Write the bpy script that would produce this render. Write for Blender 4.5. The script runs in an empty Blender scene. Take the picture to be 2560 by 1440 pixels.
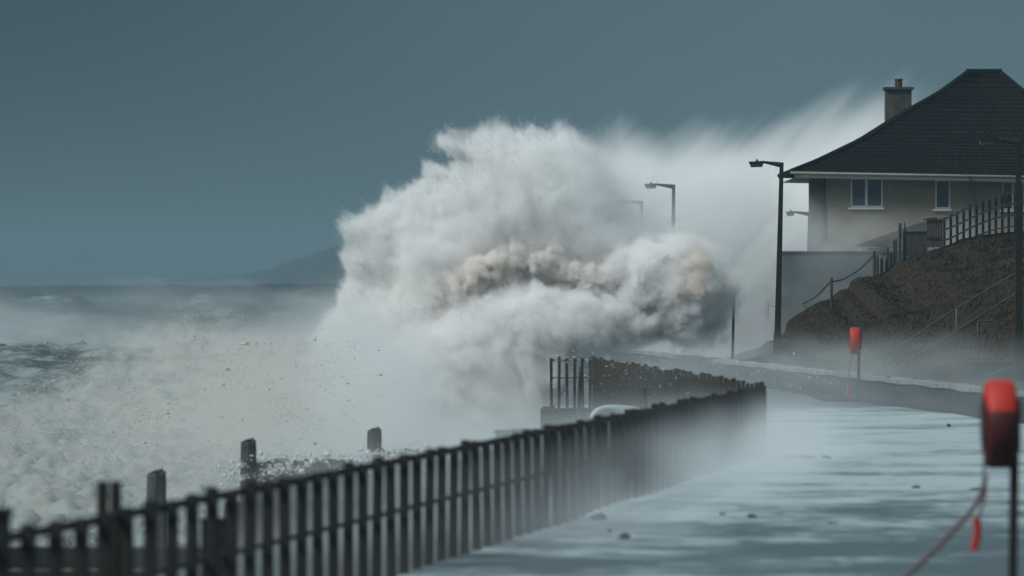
import bpy, bmesh, math, random
import numpy as np
from mathutils import Vector, Matrix

S = bpy.context.scene
C = S.collection
random.seed(7)
F = 14222.2            # 200 mm lens on a 2560 px wide frame
EYE = 2.8

# ---------------------------------------------------------------- camera
cd = bpy.data.cameras.new('camera'); cam = bpy.data.objects.new('camera', cd); C.objects.link(cam)
S.camera = cam
cam.location = (0, 0, EYE); cam.rotation_euler = (math.pi/2, 0, 0)
cd.lens = 200; cd.sensor_width = 36; cd.clip_start = 1; cd.clip_end = 9000
cd.dof.use_dof = True; cd.dof.focus_distance = 190; cd.dof.aperture_fstop = 2.3

# ---------------------------------------------------------------- sky and light
SUN_EL, SUN_AZ = math.radians(46), math.radians(-118)      # azimuth from +Y towards +X
w = bpy.data.worlds.new('World'); S.world = w; w.use_nodes = True
nt = w.node_tree; N = nt.nodes; L = nt.links
bg = N['Background']
sky = N.new('ShaderNodeTexSky'); sky.sky_type = 'NISHITA'; sky.sun_disc = False
sky.sun_elevation = SUN_EL; sky.sun_rotation = SUN_AZ; sky.air_density = 2; sky.dust_density = 6
tc = N.new('ShaderNodeTexCoord')
sp = N.new('ShaderNodeSeparateXYZ'); L.new(tc.outputs['Generated'], sp.inputs[0])
# storm cloud: darker to the west, brightening overhead
mz = N.new('ShaderNodeMapRange'); mz.inputs['From Min'].default_value = 0.03; mz.inputs['From Max'].default_value = 0.75
mz.interpolation_type = 'SMOOTHSTEP'
L.new(sp.outputs['Z'], mz.inputs['Value'])
mx = N.new('ShaderNodeMapRange'); mx.inputs['From Min'].default_value = -0.10; mx.inputs['From Max'].default_value = 0.06
mx.interpolation_type = 'SMOOTHSTEP'
L.new(sp.outputs['X'], mx.inputs['Value'])
lowc = N.new('ShaderNodeMix'); lowc.data_type = 'RGBA'
lowc.inputs['A'].default_value = (0.026, 0.048, 0.059, 1); lowc.inputs['B'].default_value = (0.086, 0.143, 0.164, 1)
L.new(mx.outputs['Result'], lowc.inputs['Factor'])
nz = N.new('ShaderNodeTexNoise'); nz.inputs['Scale'].default_value = 9; nz.inputs['Detail'].default_value = 4
L.new(tc.outputs['Generated'], nz.inputs['Vector'])
nmr = N.new('ShaderNodeMapRange'); nmr.inputs['To Min'].default_value = 0.80; nmr.inputs['To Max'].default_value = 1.2
L.new(nz.outputs['Fac'], nmr.inputs['Value'])
mul = N.new('ShaderNodeVectorMath'); mul.operation = 'SCALE'
L.new(lowc.outputs['Result'], mul.inputs[0]); L.new(nmr.outputs['Result'], mul.inputs['Scale'])
skys = N.new('ShaderNodeVectorMath'); skys.operation = 'SCALE'; skys.inputs['Scale'].default_value = 0.035
L.new(sky.outputs['Color'], skys.inputs[0])
over = N.new('ShaderNodeVectorMath'); over.operation = 'ADD'; over.inputs[1].default_value = (0.20, 0.31, 0.36)
L.new(skys.outputs['Vector'], over.inputs[0])
mm = N.new('ShaderNodeMix'); mm.data_type = 'RGBA'
L.new(mz.outputs['Result'], mm.inputs['Factor']); L.new(mul.outputs['Vector'], mm.inputs['A']); L.new(over.outputs['Vector'], mm.inputs['B'])
L.new(mm.outputs['Result'], bg.inputs['Color']); bg.inputs['Strength'].default_value = 1.0
sl = bpy.data.lights.new('sun', 'SUN'); sl.energy = 2.9; sl.angle = math.radians(14); sl.color = (0.97, 1.0, 0.99)
so = bpy.data.objects.new('sun', sl); C.objects.link(so)
sd = Vector((math.sin(SUN_AZ)*math.cos(SUN_EL), math.cos(SUN_AZ)*math.cos(SUN_EL), math.sin(SUN_EL)))
so.rotation_euler = sd.to_track_quat('Z', 'Y').to_euler(); so.location = sd*200
S.view_settings.view_transform = 'Standard'; S.view_settings.look = 'None'
S.view_settings.exposure = 0; S.view_settings.gamma = 1
S.cycles.volume_bounces = 5; S.cycles.max_bounces = 8; S.cycles.diffuse_bounces = 3; S.cycles.glossy_bounces = 2
S.cycles.transparent_max_bounces = 8
S.cycles.use_denoising = True
S.cycles.volume_step_rate = 1.6
S.cycles.volume_max_steps = 256

# ---------------------------------------------------------------- helpers
def P(px, py, Y):
    return Vector(((px-1280)/F*Y, Y, EYE-(py-720)/F*Y))

def tag(o, label=None, cat=None, group=None, kind=None):
    if label: o['label'] = label
    if cat: o['category'] = cat
    if group: o['group'] = group
    if kind: o['kind'] = kind
    return o

def empty(name, loc=(0, 0, 0), rz=0):
    o = bpy.data.objects.new(name, None); C.objects.link(o); o.location = loc; o.rotation_euler[2] = rz
    o.empty_display_size = .2
    return o

class MB:
    def __init__(s): s.v = []; s.f = []
    def add(s, v, f):
        b = len(s.v); s.v += [tuple(p) for p in v]; s.f += [tuple(i+b for i in q) for q in f]
    def box(s, c, d, rot=None, jit=0):
        x, y, z = d[0]/2, d[1]/2, d[2]/2
        v = [Vector((a*x, b*y, e*z)) for a in (-1, 1) for b in (-1, 1) for e in (-1, 1)]
        if jit: v = [p+Vector([random.uniform(-jit, jit) for _ in range(3)]) for p in v]
        if rot is not None: v = [rot @ p for p in v]
        v = [p+Vector(c) for p in v]
        s.add(v, [(0, 1, 3, 2), (4, 6, 7, 5), (0, 4, 5, 1), (2, 3, 7, 6), (0, 2, 6, 4), (1, 5, 7, 3)])
    def b2(s, lo, hi):
        s.box([(a+b)/2 for a, b in zip(lo, hi)], [abs(b-a) for a, b in zip(lo, hi)])
    def tube(s, pts, r, n=8, rr=None, cap=True, sq=1.0):
        pts = [Vector(p) for p in pts]; k = len(pts)
        rings = []
        for i, p in enumerate(pts):
            t = (pts[min(i+1, k-1)]-pts[max(i-1, 0)]).normalized()
            up = Vector((0, 0, 1)) if abs(t.z) < .95 else Vector((0, 1, 0))
            a = t.cross(up).normalized(); b = a.cross(t).normalized()
            ri = rr[i] if rr else r
            rings.append([p+a*(math.cos(2*math.pi*(j+.5)/n)*ri)+b*(math.sin(2*math.pi*(j+.5)/n)*ri*sq) for j in range(n)])
        v = [q for rg in rings for q in rg]; f = []
        for i in range(k-1):
            for j in range(n):
                f.append((i*n+j, i*n+(j+1) % n, (i+1)*n+(j+1) % n, (i+1)*n+j))
        if cap: f.append(tuple(range(n-1, -1, -1))); f.append(tuple(range((k-1)*n, k*n)))
        s.add(v, f)
    def grid(s, nx, ny, fn):
        v = [fn(i/(nx-1), j/(ny-1)) for j in range(ny) for i in range(nx)]
        s.add(v, [(j*nx+i, j*nx+i+1, (j+1)*nx+i+1, (j+1)*nx+i) for j in range(ny-1) for i in range(nx-1)])
    def build(s, name, mat, parent=None, smooth=False, bevel=0):
        me = bpy.data.meshes.new(name); me.from_pydata(s.v, [], s.f)
        bm = bmesh.new(); bm.from_mesh(me); bmesh.ops.recalc_face_normals(bm, faces=bm.faces[:])
        if bevel: bmesh.ops.bevel(bm, geom=bm.edges[:], offset=bevel, segments=2, affect='EDGES', clamp_overlap=True)
        bm.to_mesh(me); bm.free()
        me.materials.append(mat)
        if smooth: me.polygons.foreach_set('use_smooth', [True]*len(me.polygons))
        o = bpy.data.objects.new(name, me); C.objects.link(o)
        if parent: o.parent = parent
        return o

def np_mesh(name, V, Fc, mat, smooth=False, parent=None):
    me = bpy.data.meshes.new(name)
    V = np.asarray(V, np.float32); Fc = np.asarray(Fc, np.int32); k = Fc.shape[1]
    me.vertices.add(len(V)); me.vertices.foreach_set('co', V.ravel())
    me.loops.add(Fc.size); me.loops.foreach_set('vertex_index', Fc.ravel())
    me.polygons.add(len(Fc)); me.polygons.foreach_set('loop_start', np.arange(len(Fc), dtype=np.int32)*k)
    me.polygons.foreach_set('loop_total', np.full(len(Fc), k, np.int32))
    if smooth: me.polygons.foreach_set('use_smooth', np.ones(len(Fc), bool))
    me.update(calc_edges=True); me.materials.append(mat)
    o = bpy.data.objects.new(name, me); C.objects.link(o)
    if parent: o.parent = parent
    return o

def mat(name, col, rough=.8, col2=None, scale=3, detail=5, bump=0, bscale=None, spec=.4, metal=0, lo=.35, hi=.65, stretch=(1, 1, 1)):
    m = bpy.data.materials.new(name); m.use_nodes = True
    n = m.node_tree.nodes; l = m.node_tree.links; b = n['Principled BSDF']
    b.inputs['Base Color'].default_value = (*col, 1); b.inputs['Roughness'].default_value = rough
    if name in ('white_foam', 'sandy_foam'):
        tr = n.new('ShaderNodeBsdfTranslucent'); tr.inputs['Color'].default_value = (*(col2 or col), 1); mxs = n.new('ShaderNodeMixShader'); mxs.inputs[0].default_value = .45
        l.new(b.outputs[0], mxs.inputs[1]); l.new(tr.outputs[0], mxs.inputs[2]); l.new(mxs.outputs[0], n['Material Output'].inputs['Surface'])
    b.inputs['Specular IOR Level'].default_value = spec; b.inputs['Metallic'].default_value = metal
    g = n.new('ShaderNodeNewGeometry'); mp = n.new('ShaderNodeMapping'); mp.inputs['Scale'].default_value = stretch
    l.new(g.outputs['Position'], mp.inputs['Vector'])
    if col2:
        t = n.new('ShaderNodeTexNoise'); t.inputs['Scale'].default_value = scale; t.inputs['Detail'].default_value = detail; t.inputs['Roughness'].default_value = .65
        l.new(mp.outputs[0], t.inputs['Vector'])
        r = n.new('ShaderNodeMapRange'); r.inputs['From Min'].default_value = lo; r.inputs['From Max'].default_value = hi
        l.new(t.outputs['Fac'], r.inputs['Value'])
        x = n.new('ShaderNodeMix'); x.data_type = 'RGBA'; x.inputs['A'].default_value = (*col, 1); x.inputs['B'].default_value = (*col2, 1)
        l.new(r.outputs['Result'], x.inputs['Factor']); l.new(x.outputs['Result'], b.inputs['Base Color'])
    if bump:
        t = n.new('ShaderNodeTexNoise'); t.inputs['Scale'].default_value = bscale or scale; t.inputs['Detail'].default_value = 6
        l.new(mp.outputs[0], t.inputs['Vector'])
        bp = n.new('ShaderNodeBump'); bp.inputs['Strength'].default_value = 1; bp.inputs['Distance'].default_value = bump
        l.new(t.outputs['Fac'], bp.inputs['Height']); l.new(bp.outputs[0], b.inputs['Normal'])
    return m

# noise sampled at any coordinates from a periodic lattice
_lat = np.random.default_rng(11).random((64, 64, 64)).astype(np.float32).ravel()
def vn(x, y, z):
    xi = np.floor(x); yi = np.floor(y); zi = np.floor(z)
    fx = (x-xi).astype(np.float32); fy = (y-yi).astype(np.float32); fz = (z-zi).astype(np.float32)
    fx = fx*fx*(3-2*fx); fy = fy*fy*(3-2*fy); fz = fz*fz*(3-2*fz)
    x0 = xi.astype(np.int32) & 63; y0 = yi.astype(np.int32) & 63; z0 = zi.astype(np.int32) & 63
    x1 = (x0+1) & 63; y1 = (y0+1) & 63; z1 = (z0+1) & 63
    def g(a, b, c): return _lat[(a*64+b)*64+c]
    a = g(x0, y0, z0)*(1-fx)+g(x1, y0, z0)*fx; b = g(x0, y1, z0)*(1-fx)+g(x1, y1, z0)*fx
    c = g(x0, y0, z1)*(1-fx)+g(x1, y0, z1)*fx; d = g(x0, y1, z1)*(1-fx)+g(x1, y1, z1)*fx
    return (a*(1-fy)+b*fy)*(1-fz)+(c*(1-fy)+d*fy)*fz
def fbm(x, y, z, octs=4, gain=.55, seed=0):
    o = 0; a = 1; t = 0
    for k in range(octs):
        s = 2.03**k
        o = o+a*vn(x*s+seed*7.3+k*3.1, y*s+seed*3.7+k*5.3, z*s+seed*1.9+k*7.7); t += a; a *= gain
    return o/t
def sstep(a, b, x):
    t = np.clip((x-a)/(b-a), 0, 1); return t*t*(3-2*t)

def vol_mat(name, col, dens, aniso=0.0):
    m = bpy.data.materials.new(name); m.use_nodes = True; t = m.node_tree
    t.nodes.remove(t.nodes['Principled BSDF'])
    p = t.nodes.new('ShaderNodeVolumePrincipled'); t.links.new(p.outputs[0], t.nodes['Material Output'].inputs['Volume'])
    p.inputs['Color'].default_value = (*col, 1); p.inputs['Density'].default_value = dens; p.inputs['Anisotropy'].default_value = aniso
    m.cycles.volume_sampling = 'MULTIPLE_IMPORTANCE' if hasattr(m.cycles, 'volume_sampling') else None
    return m

def density_tree(name, lo, hi, dens, holder, mt=None, iso=None):
    nx, ny, nz_ = dens.shape
    ng = bpy.data.node_groups.new(name, 'GeometryNodeTree')
    ng.interface.new_socket('Geometry', in_out='INPUT', socket_type='NodeSocketGeometry')
    ng.interface.new_socket('Geometry', in_out='OUTPUT', socket_type='NodeSocketGeometry')
    N = ng.nodes; L = ng.links
    N.new('NodeGroupInput'); go = N.new('NodeGroupOutput')
    vc = N.new('GeometryNodeVolumeCube'); vc.inputs['Min'].default_value = lo; vc.inputs['Max'].default_value = hi
    for a, b in zip('XYZ', (nx, ny, nz_)): vc.inputs['Resolution '+a].default_value = b
    pos = N.new('GeometryNodeInputPosition'); mr = N.new('ShaderNodeMapRange'); mr.data_type = 'FLOAT_VECTOR'
    L.new(pos.outputs[0], mr.inputs['Vector'])
    for sck in mr.inputs:
        v = {'From_Min_FLOAT3': lo, 'From_Max_FLOAT3': hi, 'To_Min_FLOAT3': (0, 0, 0), 'To_Max_FLOAT3': (nx-1, ny-1, nz_-1)}.get(sck.identifier)
        if v is not None: sck.default_value = v
    ro = N.new('ShaderNodeVectorMath'); ro.operation = 'ADD'; L.new(mr.outputs['Vector'], ro.inputs[0]); ro.inputs[1].default_value = (.5, .5, .5)
    fl = N.new('ShaderNodeVectorMath'); fl.operation = 'FLOOR'; L.new(ro.outputs[0], fl.inputs[0])
    dt = N.new('ShaderNodeVectorMath'); dt.operation = 'DOT_PRODUCT'; L.new(fl.outputs[0], dt.inputs[0]); dt.inputs[1].default_value = (ny*nz_, nz_, 1)
    si = N.new('GeometryNodeSampleIndex'); si.data_type = 'FLOAT'; si.clamp = True
    na = N.new('GeometryNodeInputNamedAttribute'); na.data_type = 'FLOAT'; na.inputs[0].default_value = 'dens'
    oi = N.new('GeometryNodeObjectInfo'); oi.inputs['Object'].default_value = holder
    L.new(oi.outputs['Geometry'], si.inputs['Geometry'])
    L.new(na.outputs[0], si.inputs['Value']); L.new(dt.outputs['Value'], si.inputs['Index']); L.new(si.outputs[0], vc.inputs['Density'])
    last = vc
    if iso is not None:
        vm = N.new('GeometryNodeVolumeToMesh'); L.new(vc.outputs[0], vm.inputs[0]); vm.inputs['Threshold'].default_value = iso; last = vm
    if mt:
        sm = N.new('GeometryNodeSetMaterial'); sm.inputs['Material'].default_value = mt; L.new(last.outputs[0], sm.inputs[0]); last = sm
    L.new(last.outputs[0], go.inputs[0])
    return ng

def holder_of(name, dens):
    me = bpy.data.meshes.new(name); me.vertices.add(dens.size)
    at = me.attributes.new('dens', 'FLOAT', 'POINT'); at.data.foreach_set('value', np.ascontiguousarray(dens, np.float32).ravel())
    return bpy.data.objects.new(name, me)

def volume(name, lo, hi, dens, mt, parent=None):
    """a Volume object filled from a density array"""
    dens = dens.copy()
    dens[0] = dens[-1] = 0; dens[:, 0] = dens[:, -1] = 0; dens[:, :, 0] = dens[:, :, -1] = 0
    dens[dens < .004] = 0
    h = holder_of(name+'_density', dens)
    vd = bpy.data.volumes.new(name); vd.materials.append(mt)
    o = bpy.data.objects.new(name, vd); C.objects.link(o)
    o.modifiers.new('density', 'NODES').node_group = density_tree(name, lo, hi, dens, h, mt)
    if parent: o.parent = parent
    return o

def isomesh(name, lo, hi, dens, level, mt, smooth=True):
    dens = dens.copy(); dens[0] = dens[-1] = 0; dens[:, 0] = dens[:, -1] = 0; dens[:, :, 0] = dens[:, :, -1] = 0
    h = holder_of(name+'_density', dens)
    tmp = bpy.data.objects.new(name, bpy.data.meshes.new(name)); C.objects.link(tmp)
    tmp.modifiers.new('g', 'NODES').node_group = density_tree(name, lo, hi, dens, h, mt, iso=level)
    dg = bpy.context.evaluated_depsgraph_get()
    me = bpy.data.meshes.new_from_object(tmp.evaluated_get(dg), depsgraph=dg)
    bpy.data.objects.remove(tmp); bpy.data.objects.remove(h)
    me.materials.clear(); me.materials.append(mt)
    if smooth: me.polygons.foreach_set('use_smooth', np.ones(len(me.polygons), bool))
    o = bpy.data.objects.new(name, me); C.objects.link(o)
    return o

def axes(lo, hi, sh):
    return np.meshgrid(*[np.linspace(a, b, n, dtype=np.float32) for a, b, n in zip(lo, hi, sh)], indexing='ij')

def flecks(name, pts, size, mt, stretch=None):
    """many small irregular drops, each a closed four-sided fleck, as one mesh"""
    rng = np.random.default_rng(len(pts)); n = len(pts)
    b = np.array([(1, 1, 1), (-1, -1, 1), (-1, 1, -1), (1, -1, -1)], np.float32)*.6
    d = b[None]+rng.normal(0, .35, (n, 4, 3)).astype(np.float32)
    if stretch is not None: d = d*np.asarray(stretch, np.float32)
    v = pts[:, None, :]+d*size[:, None, None]
    f = np.array([(0, 1, 2), (0, 3, 1), (0, 2, 3), (1, 3, 2)])
    Fc = (np.arange(n)[:, None, None]*4+f[None]).reshape(-1, 3)
    return np_mesh(name, v.reshape(-1, 3), Fc, mt)

# ---------------------------------------------------------------- materials
M = {}
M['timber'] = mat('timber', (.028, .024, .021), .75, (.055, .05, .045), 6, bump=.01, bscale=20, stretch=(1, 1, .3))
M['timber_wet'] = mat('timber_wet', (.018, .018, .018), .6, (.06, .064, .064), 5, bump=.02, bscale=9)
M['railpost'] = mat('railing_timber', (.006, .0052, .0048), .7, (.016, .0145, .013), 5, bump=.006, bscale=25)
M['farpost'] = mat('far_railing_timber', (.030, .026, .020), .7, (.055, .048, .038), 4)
M['rail_light'] = mat('galvanised_rail', (.32, .37, .38), .45, (.2, .24, .25), 6)
M['rail_dark'] = mat('railing_dark', (.014, .015, .016), .6)
M['pole'] = mat('lamp_concrete', (.014, .014, .014), .8, (.024, .024, .022), 8, spec=.1)
M['lantern'] = mat('lantern_housing', (.012, .012, .012), .7, spec=.1)
M['lens'] = mat('lantern_lens', (.12, .12, .11), .35)
M['render'] = mat('house_render', (.235, .20, .155), .9, (.185, .162, .13), 1.3, bump=.004, bscale=30)
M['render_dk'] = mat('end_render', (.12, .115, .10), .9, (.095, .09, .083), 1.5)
M['white'] = mat('white_upvc', (.18, .178, .16), .6, (.14, .138, .125), 3)
M['frame'] = mat('window_frame_white', (.60, .59, .53), .4)
M['glass'] = mat('window_glass', (.035, .05, .075), .12, spec=.6)
M['roof'] = mat('roof_tile', (.007, .0065, .007), .9, (.012, .011, .011), 2.5, bump=.004, bscale=14, spec=.03)
M['chim'] = mat('chimney_render', (.04, .038, .034), .95, (.085, .08, .072), 3, bump=.01)
M['pot'] = mat('chimney_pot', (.06, .014, .012), .8)
M['curtain'] = mat('curtain', (.16, .22, .25), .8)
M['wallblue'] = mat('retaining_render', (.10, .125, .135), .9, (.075, .095, .105), .8)
M['grass'] = mat('bank_grass', (.036, .027, .017), .95, (.028, .021, .014), 1.4, lo=.3, hi=.7, spec=.03)
M['earth'] = mat('bank_earth', (.032, .024, .016), .95, (.025, .019, .013), .9, bump=.03, bscale=3, spec=.03)
M['concrete'] = mat('wet_concrete', (.07, .078, .08), .5, (.11, .12, .125), 1.5, bump=.01)
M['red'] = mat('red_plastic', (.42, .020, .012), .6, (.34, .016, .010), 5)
M['red_dark'] = mat('dark_red_and_shade', (.05, .005, .006), .6)
M['rope'] = mat('rope', (.11, .085, .09), .9)
M['rope_dark'] = mat('thick_rope', (.035, .035, .033), .9)
M['stone'] = mat('wet_stone', (.028, .032, .036), .8, (.014, .017, .02), 4, bump=.02, spec=.1)
M['signplate'] = mat('sign_plate', (.32, .36, .36), .6)
M['signtext'] = mat('sign_text', (.06, .07, .08), .7)
M['foam'] = mat('white_foam', (.84, .86, .86), .9, spec=.1)
M['sandfoam'] = mat('sandy_foam', (.74, .68, .58), .9, (.86, .84, .80), 1, spec=.1)
M['hill'] = mat('far_hill', (.02, .028, .03), 1)

# ---------------------------------------------------------------- ground, sea, hills
def fx(Y):            # promenade railing line
    return 1.0+0.133*(Y-71.1)
CORNER = 96.0
def f2x(Y): return fx(CORNER)-0.0651*(Y-CORNER)
def left_edge(Y):
    if Y <= CORNER: return fx(Y)
    if Y <= 133: return f2x(Y)
    return 1.0+max(0, (Y-133))*0.02

def water_mat(name, foam_col, water_col, sc, lo, hi, rough=.25, bump=.03, patch=None, far=False):
    m = bpy.data.materials.new(name); m.use_nodes = True; n = m.node_tree.nodes; l = m.node_tree.links; b = n['Principled BSDF']
    g = n.new('ShaderNodeNewGeometry')
    t = n.new('ShaderNodeTexNoise'); t.inputs['Scale'].default_value = sc; t.inputs['Detail'].default_value = 7; t.inputs['Roughness'].default_value = .6; t.inputs['Distortion'].default_value = 1.2
    l.new(g.outputs['Position'], t.inputs['Vector'])
    big = n.new('ShaderNodeTexNoise'); big.inputs['Scale'].default_value = sc*.22; big.inputs['Detail'].default_value = 3
    l.new(g.outputs['Position'], big.inputs['Vector'])
    ad = n.new('ShaderNodeMath'); ad.operation = 'MULTIPLY_ADD'; ad.inputs[1].default_value = 1.2
    l.new(big.outputs['Fac'], ad.inputs[0]); l.new(t.outputs['Fac'], ad.inputs[2])
    src = ad
    if far:        # the surf near the shore is whiter than the open water
        sx = n.new('ShaderNodeSeparateXYZ'); l.new(g.outputs['Position'], sx.inputs[0])
        fr = n.new('ShaderNodeMapRange'); fr.inputs['From Min'].default_value = 200; fr.inputs['From Max'].default_value = 800
        fr.inputs['To Min'].default_value = .2; fr.inputs['To Max'].default_value = -.55; b.inputs['Specular IOR Level'].default_value = .15
        l.new(sx.outputs['Y'], fr.inputs['Value']); a4 = n.new('ShaderNodeMath'); a4.operation = 'ADD'
        l.new(ad.outputs[0], a4.inputs[0]); l.new(fr.outputs['Result'], a4.inputs[1]); src = a4
    if patch:      # broad fall-off of the foam along the promenade
        sx = n.new('ShaderNodeSeparateXYZ'); l.new(g.outputs['Position'], sx.inputs[0])
        pr = n.new('ShaderNodeMapRange'); pr.inputs['From Min'].default_value = patch[0]; pr.inputs['From Max'].default_value = patch[1]
        pr.inputs['To Min'].default_value = patch[2]; pr.inputs['To Max'].default_value = patch[3]
        l.new(sx.outputs['Y'], pr.inputs['Value'])
        a2 = n.new('ShaderNodeMath'); a2.operation = 'ADD'; l.new(ad.outputs[0], a2.inputs[0]); l.new(pr.outputs['Result'], a2.inputs[1]); src = a2
        px_ = n.new('ShaderNodeMapRange'); px_.inputs['From Min'].default_value = 0; px_.inputs['From Max'].default_value = 5
        px_.inputs['To Min'].default_value = patch[4]; px_.inputs['To Max'].default_value = patch[5]
        l.new(sx.outputs['X'], px_.inputs['Value'])
        a3 = n.new('ShaderNodeMath'); a3.operation = 'ADD'; l.new(a2.outputs[0], a3.inputs[0]); l.new(px_.outputs['Result'], a3.inputs[1]); src = a3
        fr = n.new('ShaderNodeMapRange'); fr.inputs['From Min'].default_value = 126; fr.inputs['From Max'].default_value = 150
        fr.inputs['To Min'].default_value = 0; fr.inputs['To Max'].default_value = -.9
        l.new(sx.outputs['Y'], fr.inputs['Value']); a4 = n.new('ShaderNodeMath'); a4.operation = 'ADD'
        l.new(a3.outputs[0], a4.inputs[0]); l.new(fr.outputs['Result'], a4.inputs[1]); src = a4
    r = n.new('ShaderNodeMapRange'); r.inputs['From Min'].default_value = lo; r.inputs['From Max'].default_value = hi; r.interpolation_type = 'SMOOTHSTEP'
    l.new(src.outputs[0], r.inputs['Value'])
    x = n.new('ShaderNodeMix'); x.data_type = 'RGBA'; x.inputs['A'].default_value = (*water_col, 1); x.inputs['B'].default_value = (*foam_col, 1)
    l.new(r.outputs['Result'], x.inputs['Factor']); l.new(x.outputs['Result'], b.inputs['Base Color'])
    if far:        # sand churned into the surf
        ts = n.new('ShaderNodeTexNoise'); ts.inputs['Scale'].default_value = .35; ts.inputs['Detail'].default_value = 6; ts.inputs['Roughness'].default_value = .7
        l.new(g.outputs['Position'], ts.inputs['Vector'])
        sr = n.new('ShaderNodeMapRange'); sr.inputs['From Min'].default_value = .46; sr.inputs['From Max'].default_value = .66; sr.inputs['To Max'].default_value = .75
        l.new(ts.outputs['Fac'], sr.inputs['Value'])
        xs_ = n.new('ShaderNodeMix'); xs_.data_type = 'RGBA'; xs_.inputs['B'].default_value = (.15, .133, .105, 1)
        nr = n.new('ShaderNodeMapRange'); nr.inputs['From Min'].default_value = 420; nr.inputs['From Max'].default_value = 230; l.new(sx.outputs['Y'], nr.inputs['Value'])
        nm = n.new('ShaderNodeMath'); nm.operation = 'MULTIPLY'; l.new(sr.outputs['Result'], nm.inputs[0]); l.new(nr.outputs['Result'], nm.inputs[1])
        l.new(nm.outputs[0], xs_.inputs['Factor']); l.new(x.outputs['Result'], xs_.inputs['A']); l.new(xs_.outputs['Result'], b.inputs['Base Color'])
    rr = n.new('ShaderNodeMapRange'); rr.inputs['To Min'].default_value = rough; rr.inputs['To Max'].default_value = .8
    l.new(r.outputs['Result'], rr.inputs['Value']); l.new(rr.outputs['Result'], b.inputs['Roughness'])
    t2 = n.new('ShaderNodeTexNoise'); t2.inputs['Scale'].default_value = sc*5; t2.inputs['Detail'].default_value = 5
    l.new(g.outputs['Position'], t2.inputs['Vector'])
    bp = n.new('ShaderNodeBump'); bp.inputs['Strength'].default_value = 1; bp.inputs['Distance'].default_value = bump
    l.new(t2.outputs['Fac'], bp.inputs['Height']); l.new(bp.outputs[0], b.inputs['Normal'])
    return m
M['prom'] = water_mat('flooded_promenade', (.30, .37, .39), (.055, .075, .086), 1.3, .90, 1.34, .45, .012, patch=(58, 84, -.13, .22, .04, -.04))
M['sea'] = water_mat('storm_sea', (.215, .25, .25), (.045, .062, .068), .5, .85, 1.3, .75, .14, far=True)

ys = np.concatenate([np.linspace(-30, 50, 9), np.linspace(51, 175, 250), np.linspace(180, 420, 60)])
us = np.linspace(0, 1, 60)**1.6
V = []
for Y in ys:
    xl = left_edge(Y)
    for u in us:
        x = xl+(70-xl)*u
        V.append((x, Y, .012*math.sin(x*.9+Y*.35)+.010*math.sin(Y*.8-x*.5)))
V = np.array(V); ny, nx = len(ys), len(us)
idx = np.arange(ny*nx).reshape(ny, nx)
Fc = np.stack([idx[:-1, :-1], idx[:-1, 1:], idx[1:, 1:], idx[1:, :-1]], -1).reshape(-1, 4)
prom = tag(np_mesh('promenade', V, Fc, M['prom'], True), 'flooded promenade pavement streaked with white sea foam', kind='structure')
# vertical sea wall under the promenade edge
b = MB(); ed = [(left_edge(Y), Y) for Y in list(np.linspace(-30, 96, 20))+list(np.linspace(97, 133, 12))+[134, 160, 200, 300, 420]]
for (xa, ya), (xb, yb) in zip(ed, ed[1:]):
    b.add([(xa, ya, 0.0), (xb, yb, 0.0), (xb, yb, -6), (xa, ya, -6)], [(0, 1, 2, 3)])
tag(b.build('sea_wall', M['concrete']), 'dark concrete sea wall dropping from the promenade edge', 'sea wall')
# ledge seaward of the railing
b = MB()
LW = 2.5
n_ = 24
for i in range(n_):
    y0 = -20+(CORNER+20)*i/n_; y1 = -20+(CORNER+20)*(i+1)/n_
    b.add([(fx(y0)-LW, y0, -.03), (fx(y0), y0, -.03), (fx(y1), y1, -.03), (fx(y1)-LW, y1, -.03),
           (fx(y0)-LW, y0, -5), (fx(y1)-LW, y1, -5)], [(0, 1, 2, 3), (0, 3, 5, 4)])
b.add([(fx(CORNER)-LW, CORNER, -.03), (fx(CORNER), CORNER, -.03), (fx(CORNER), CORNER, -5), (fx(CORNER)-LW, CORNER, -5)], [(0, 1, 2, 3)])
tag(b.build('ledge', M['concrete']), 'wet concrete ledge below the near railing on its sea side', kind='structure')

# sea: fan grid, finer near, with storm swell
ys = np.concatenate([np.geomspace(40, 98, 40), np.geomspace(99, 500, 620), np.linspace(502, 760, 150), np.geomspace(765, 6000, 90)]).astype(np.float32)
us = np.linspace(-.34, .16, 640, dtype=np.float32)
YY, UU = np.meshgrid(ys, us, indexing='ij'); XX = YY*UU
PX = 1280+F*UU
Z = np.full_like(YY, -2.7)
Z += (fbm(XX*.16, YY*.10, XX*0, 4, .5, 1)-.5)*1.6*np.clip(YY/150, .5, 1.1)
Z += (fbm(XX*.8, YY*.4, XX*0, 3, .6, 2)-.5)*.9
Z += (fbm(XX*3.2, YY*.9, XX*0, 3, .7, 12)-.5)*.7*sstep(520, 200, YY)
Z += np.clip((fbm(XX*.03, YY*.025, XX*0, 3, .5, 4)-.45), 0, 1)*2.6*sstep(200, 420, YY)*sstep(2500, 900, YY)
wob = (fbm(PX*.0045, XX*0, XX*0, 3, .5, 9)-.5)
def swell(Y0, s1, s2, pxa, pxb, h, k=60, edge=90):
    d = YY-(Y0+wob*k)
    return h*np.where(d < 0, np.exp(-(d/s1)**2), np.exp(-(d/s2)**2))*sstep(pxa-edge, pxa+edge, PX)*sstep(pxb+edge, pxb-edge, PX)
sw = swell(640, 26, 60, 300, 1100, 4.6)+swell(610, 18, 50, -900, 260, 3.6, 20)+swell(1150, 60, 120, -2500, 1500, 4.8)
Z = Z*(1-np.clip(sw/4, 0, .8)*.55)+sw
V = np.stack([XX, YY, Z], -1).reshape(-1, 3)
idx = np.arange(YY.size).reshape(YY.shape)
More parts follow.
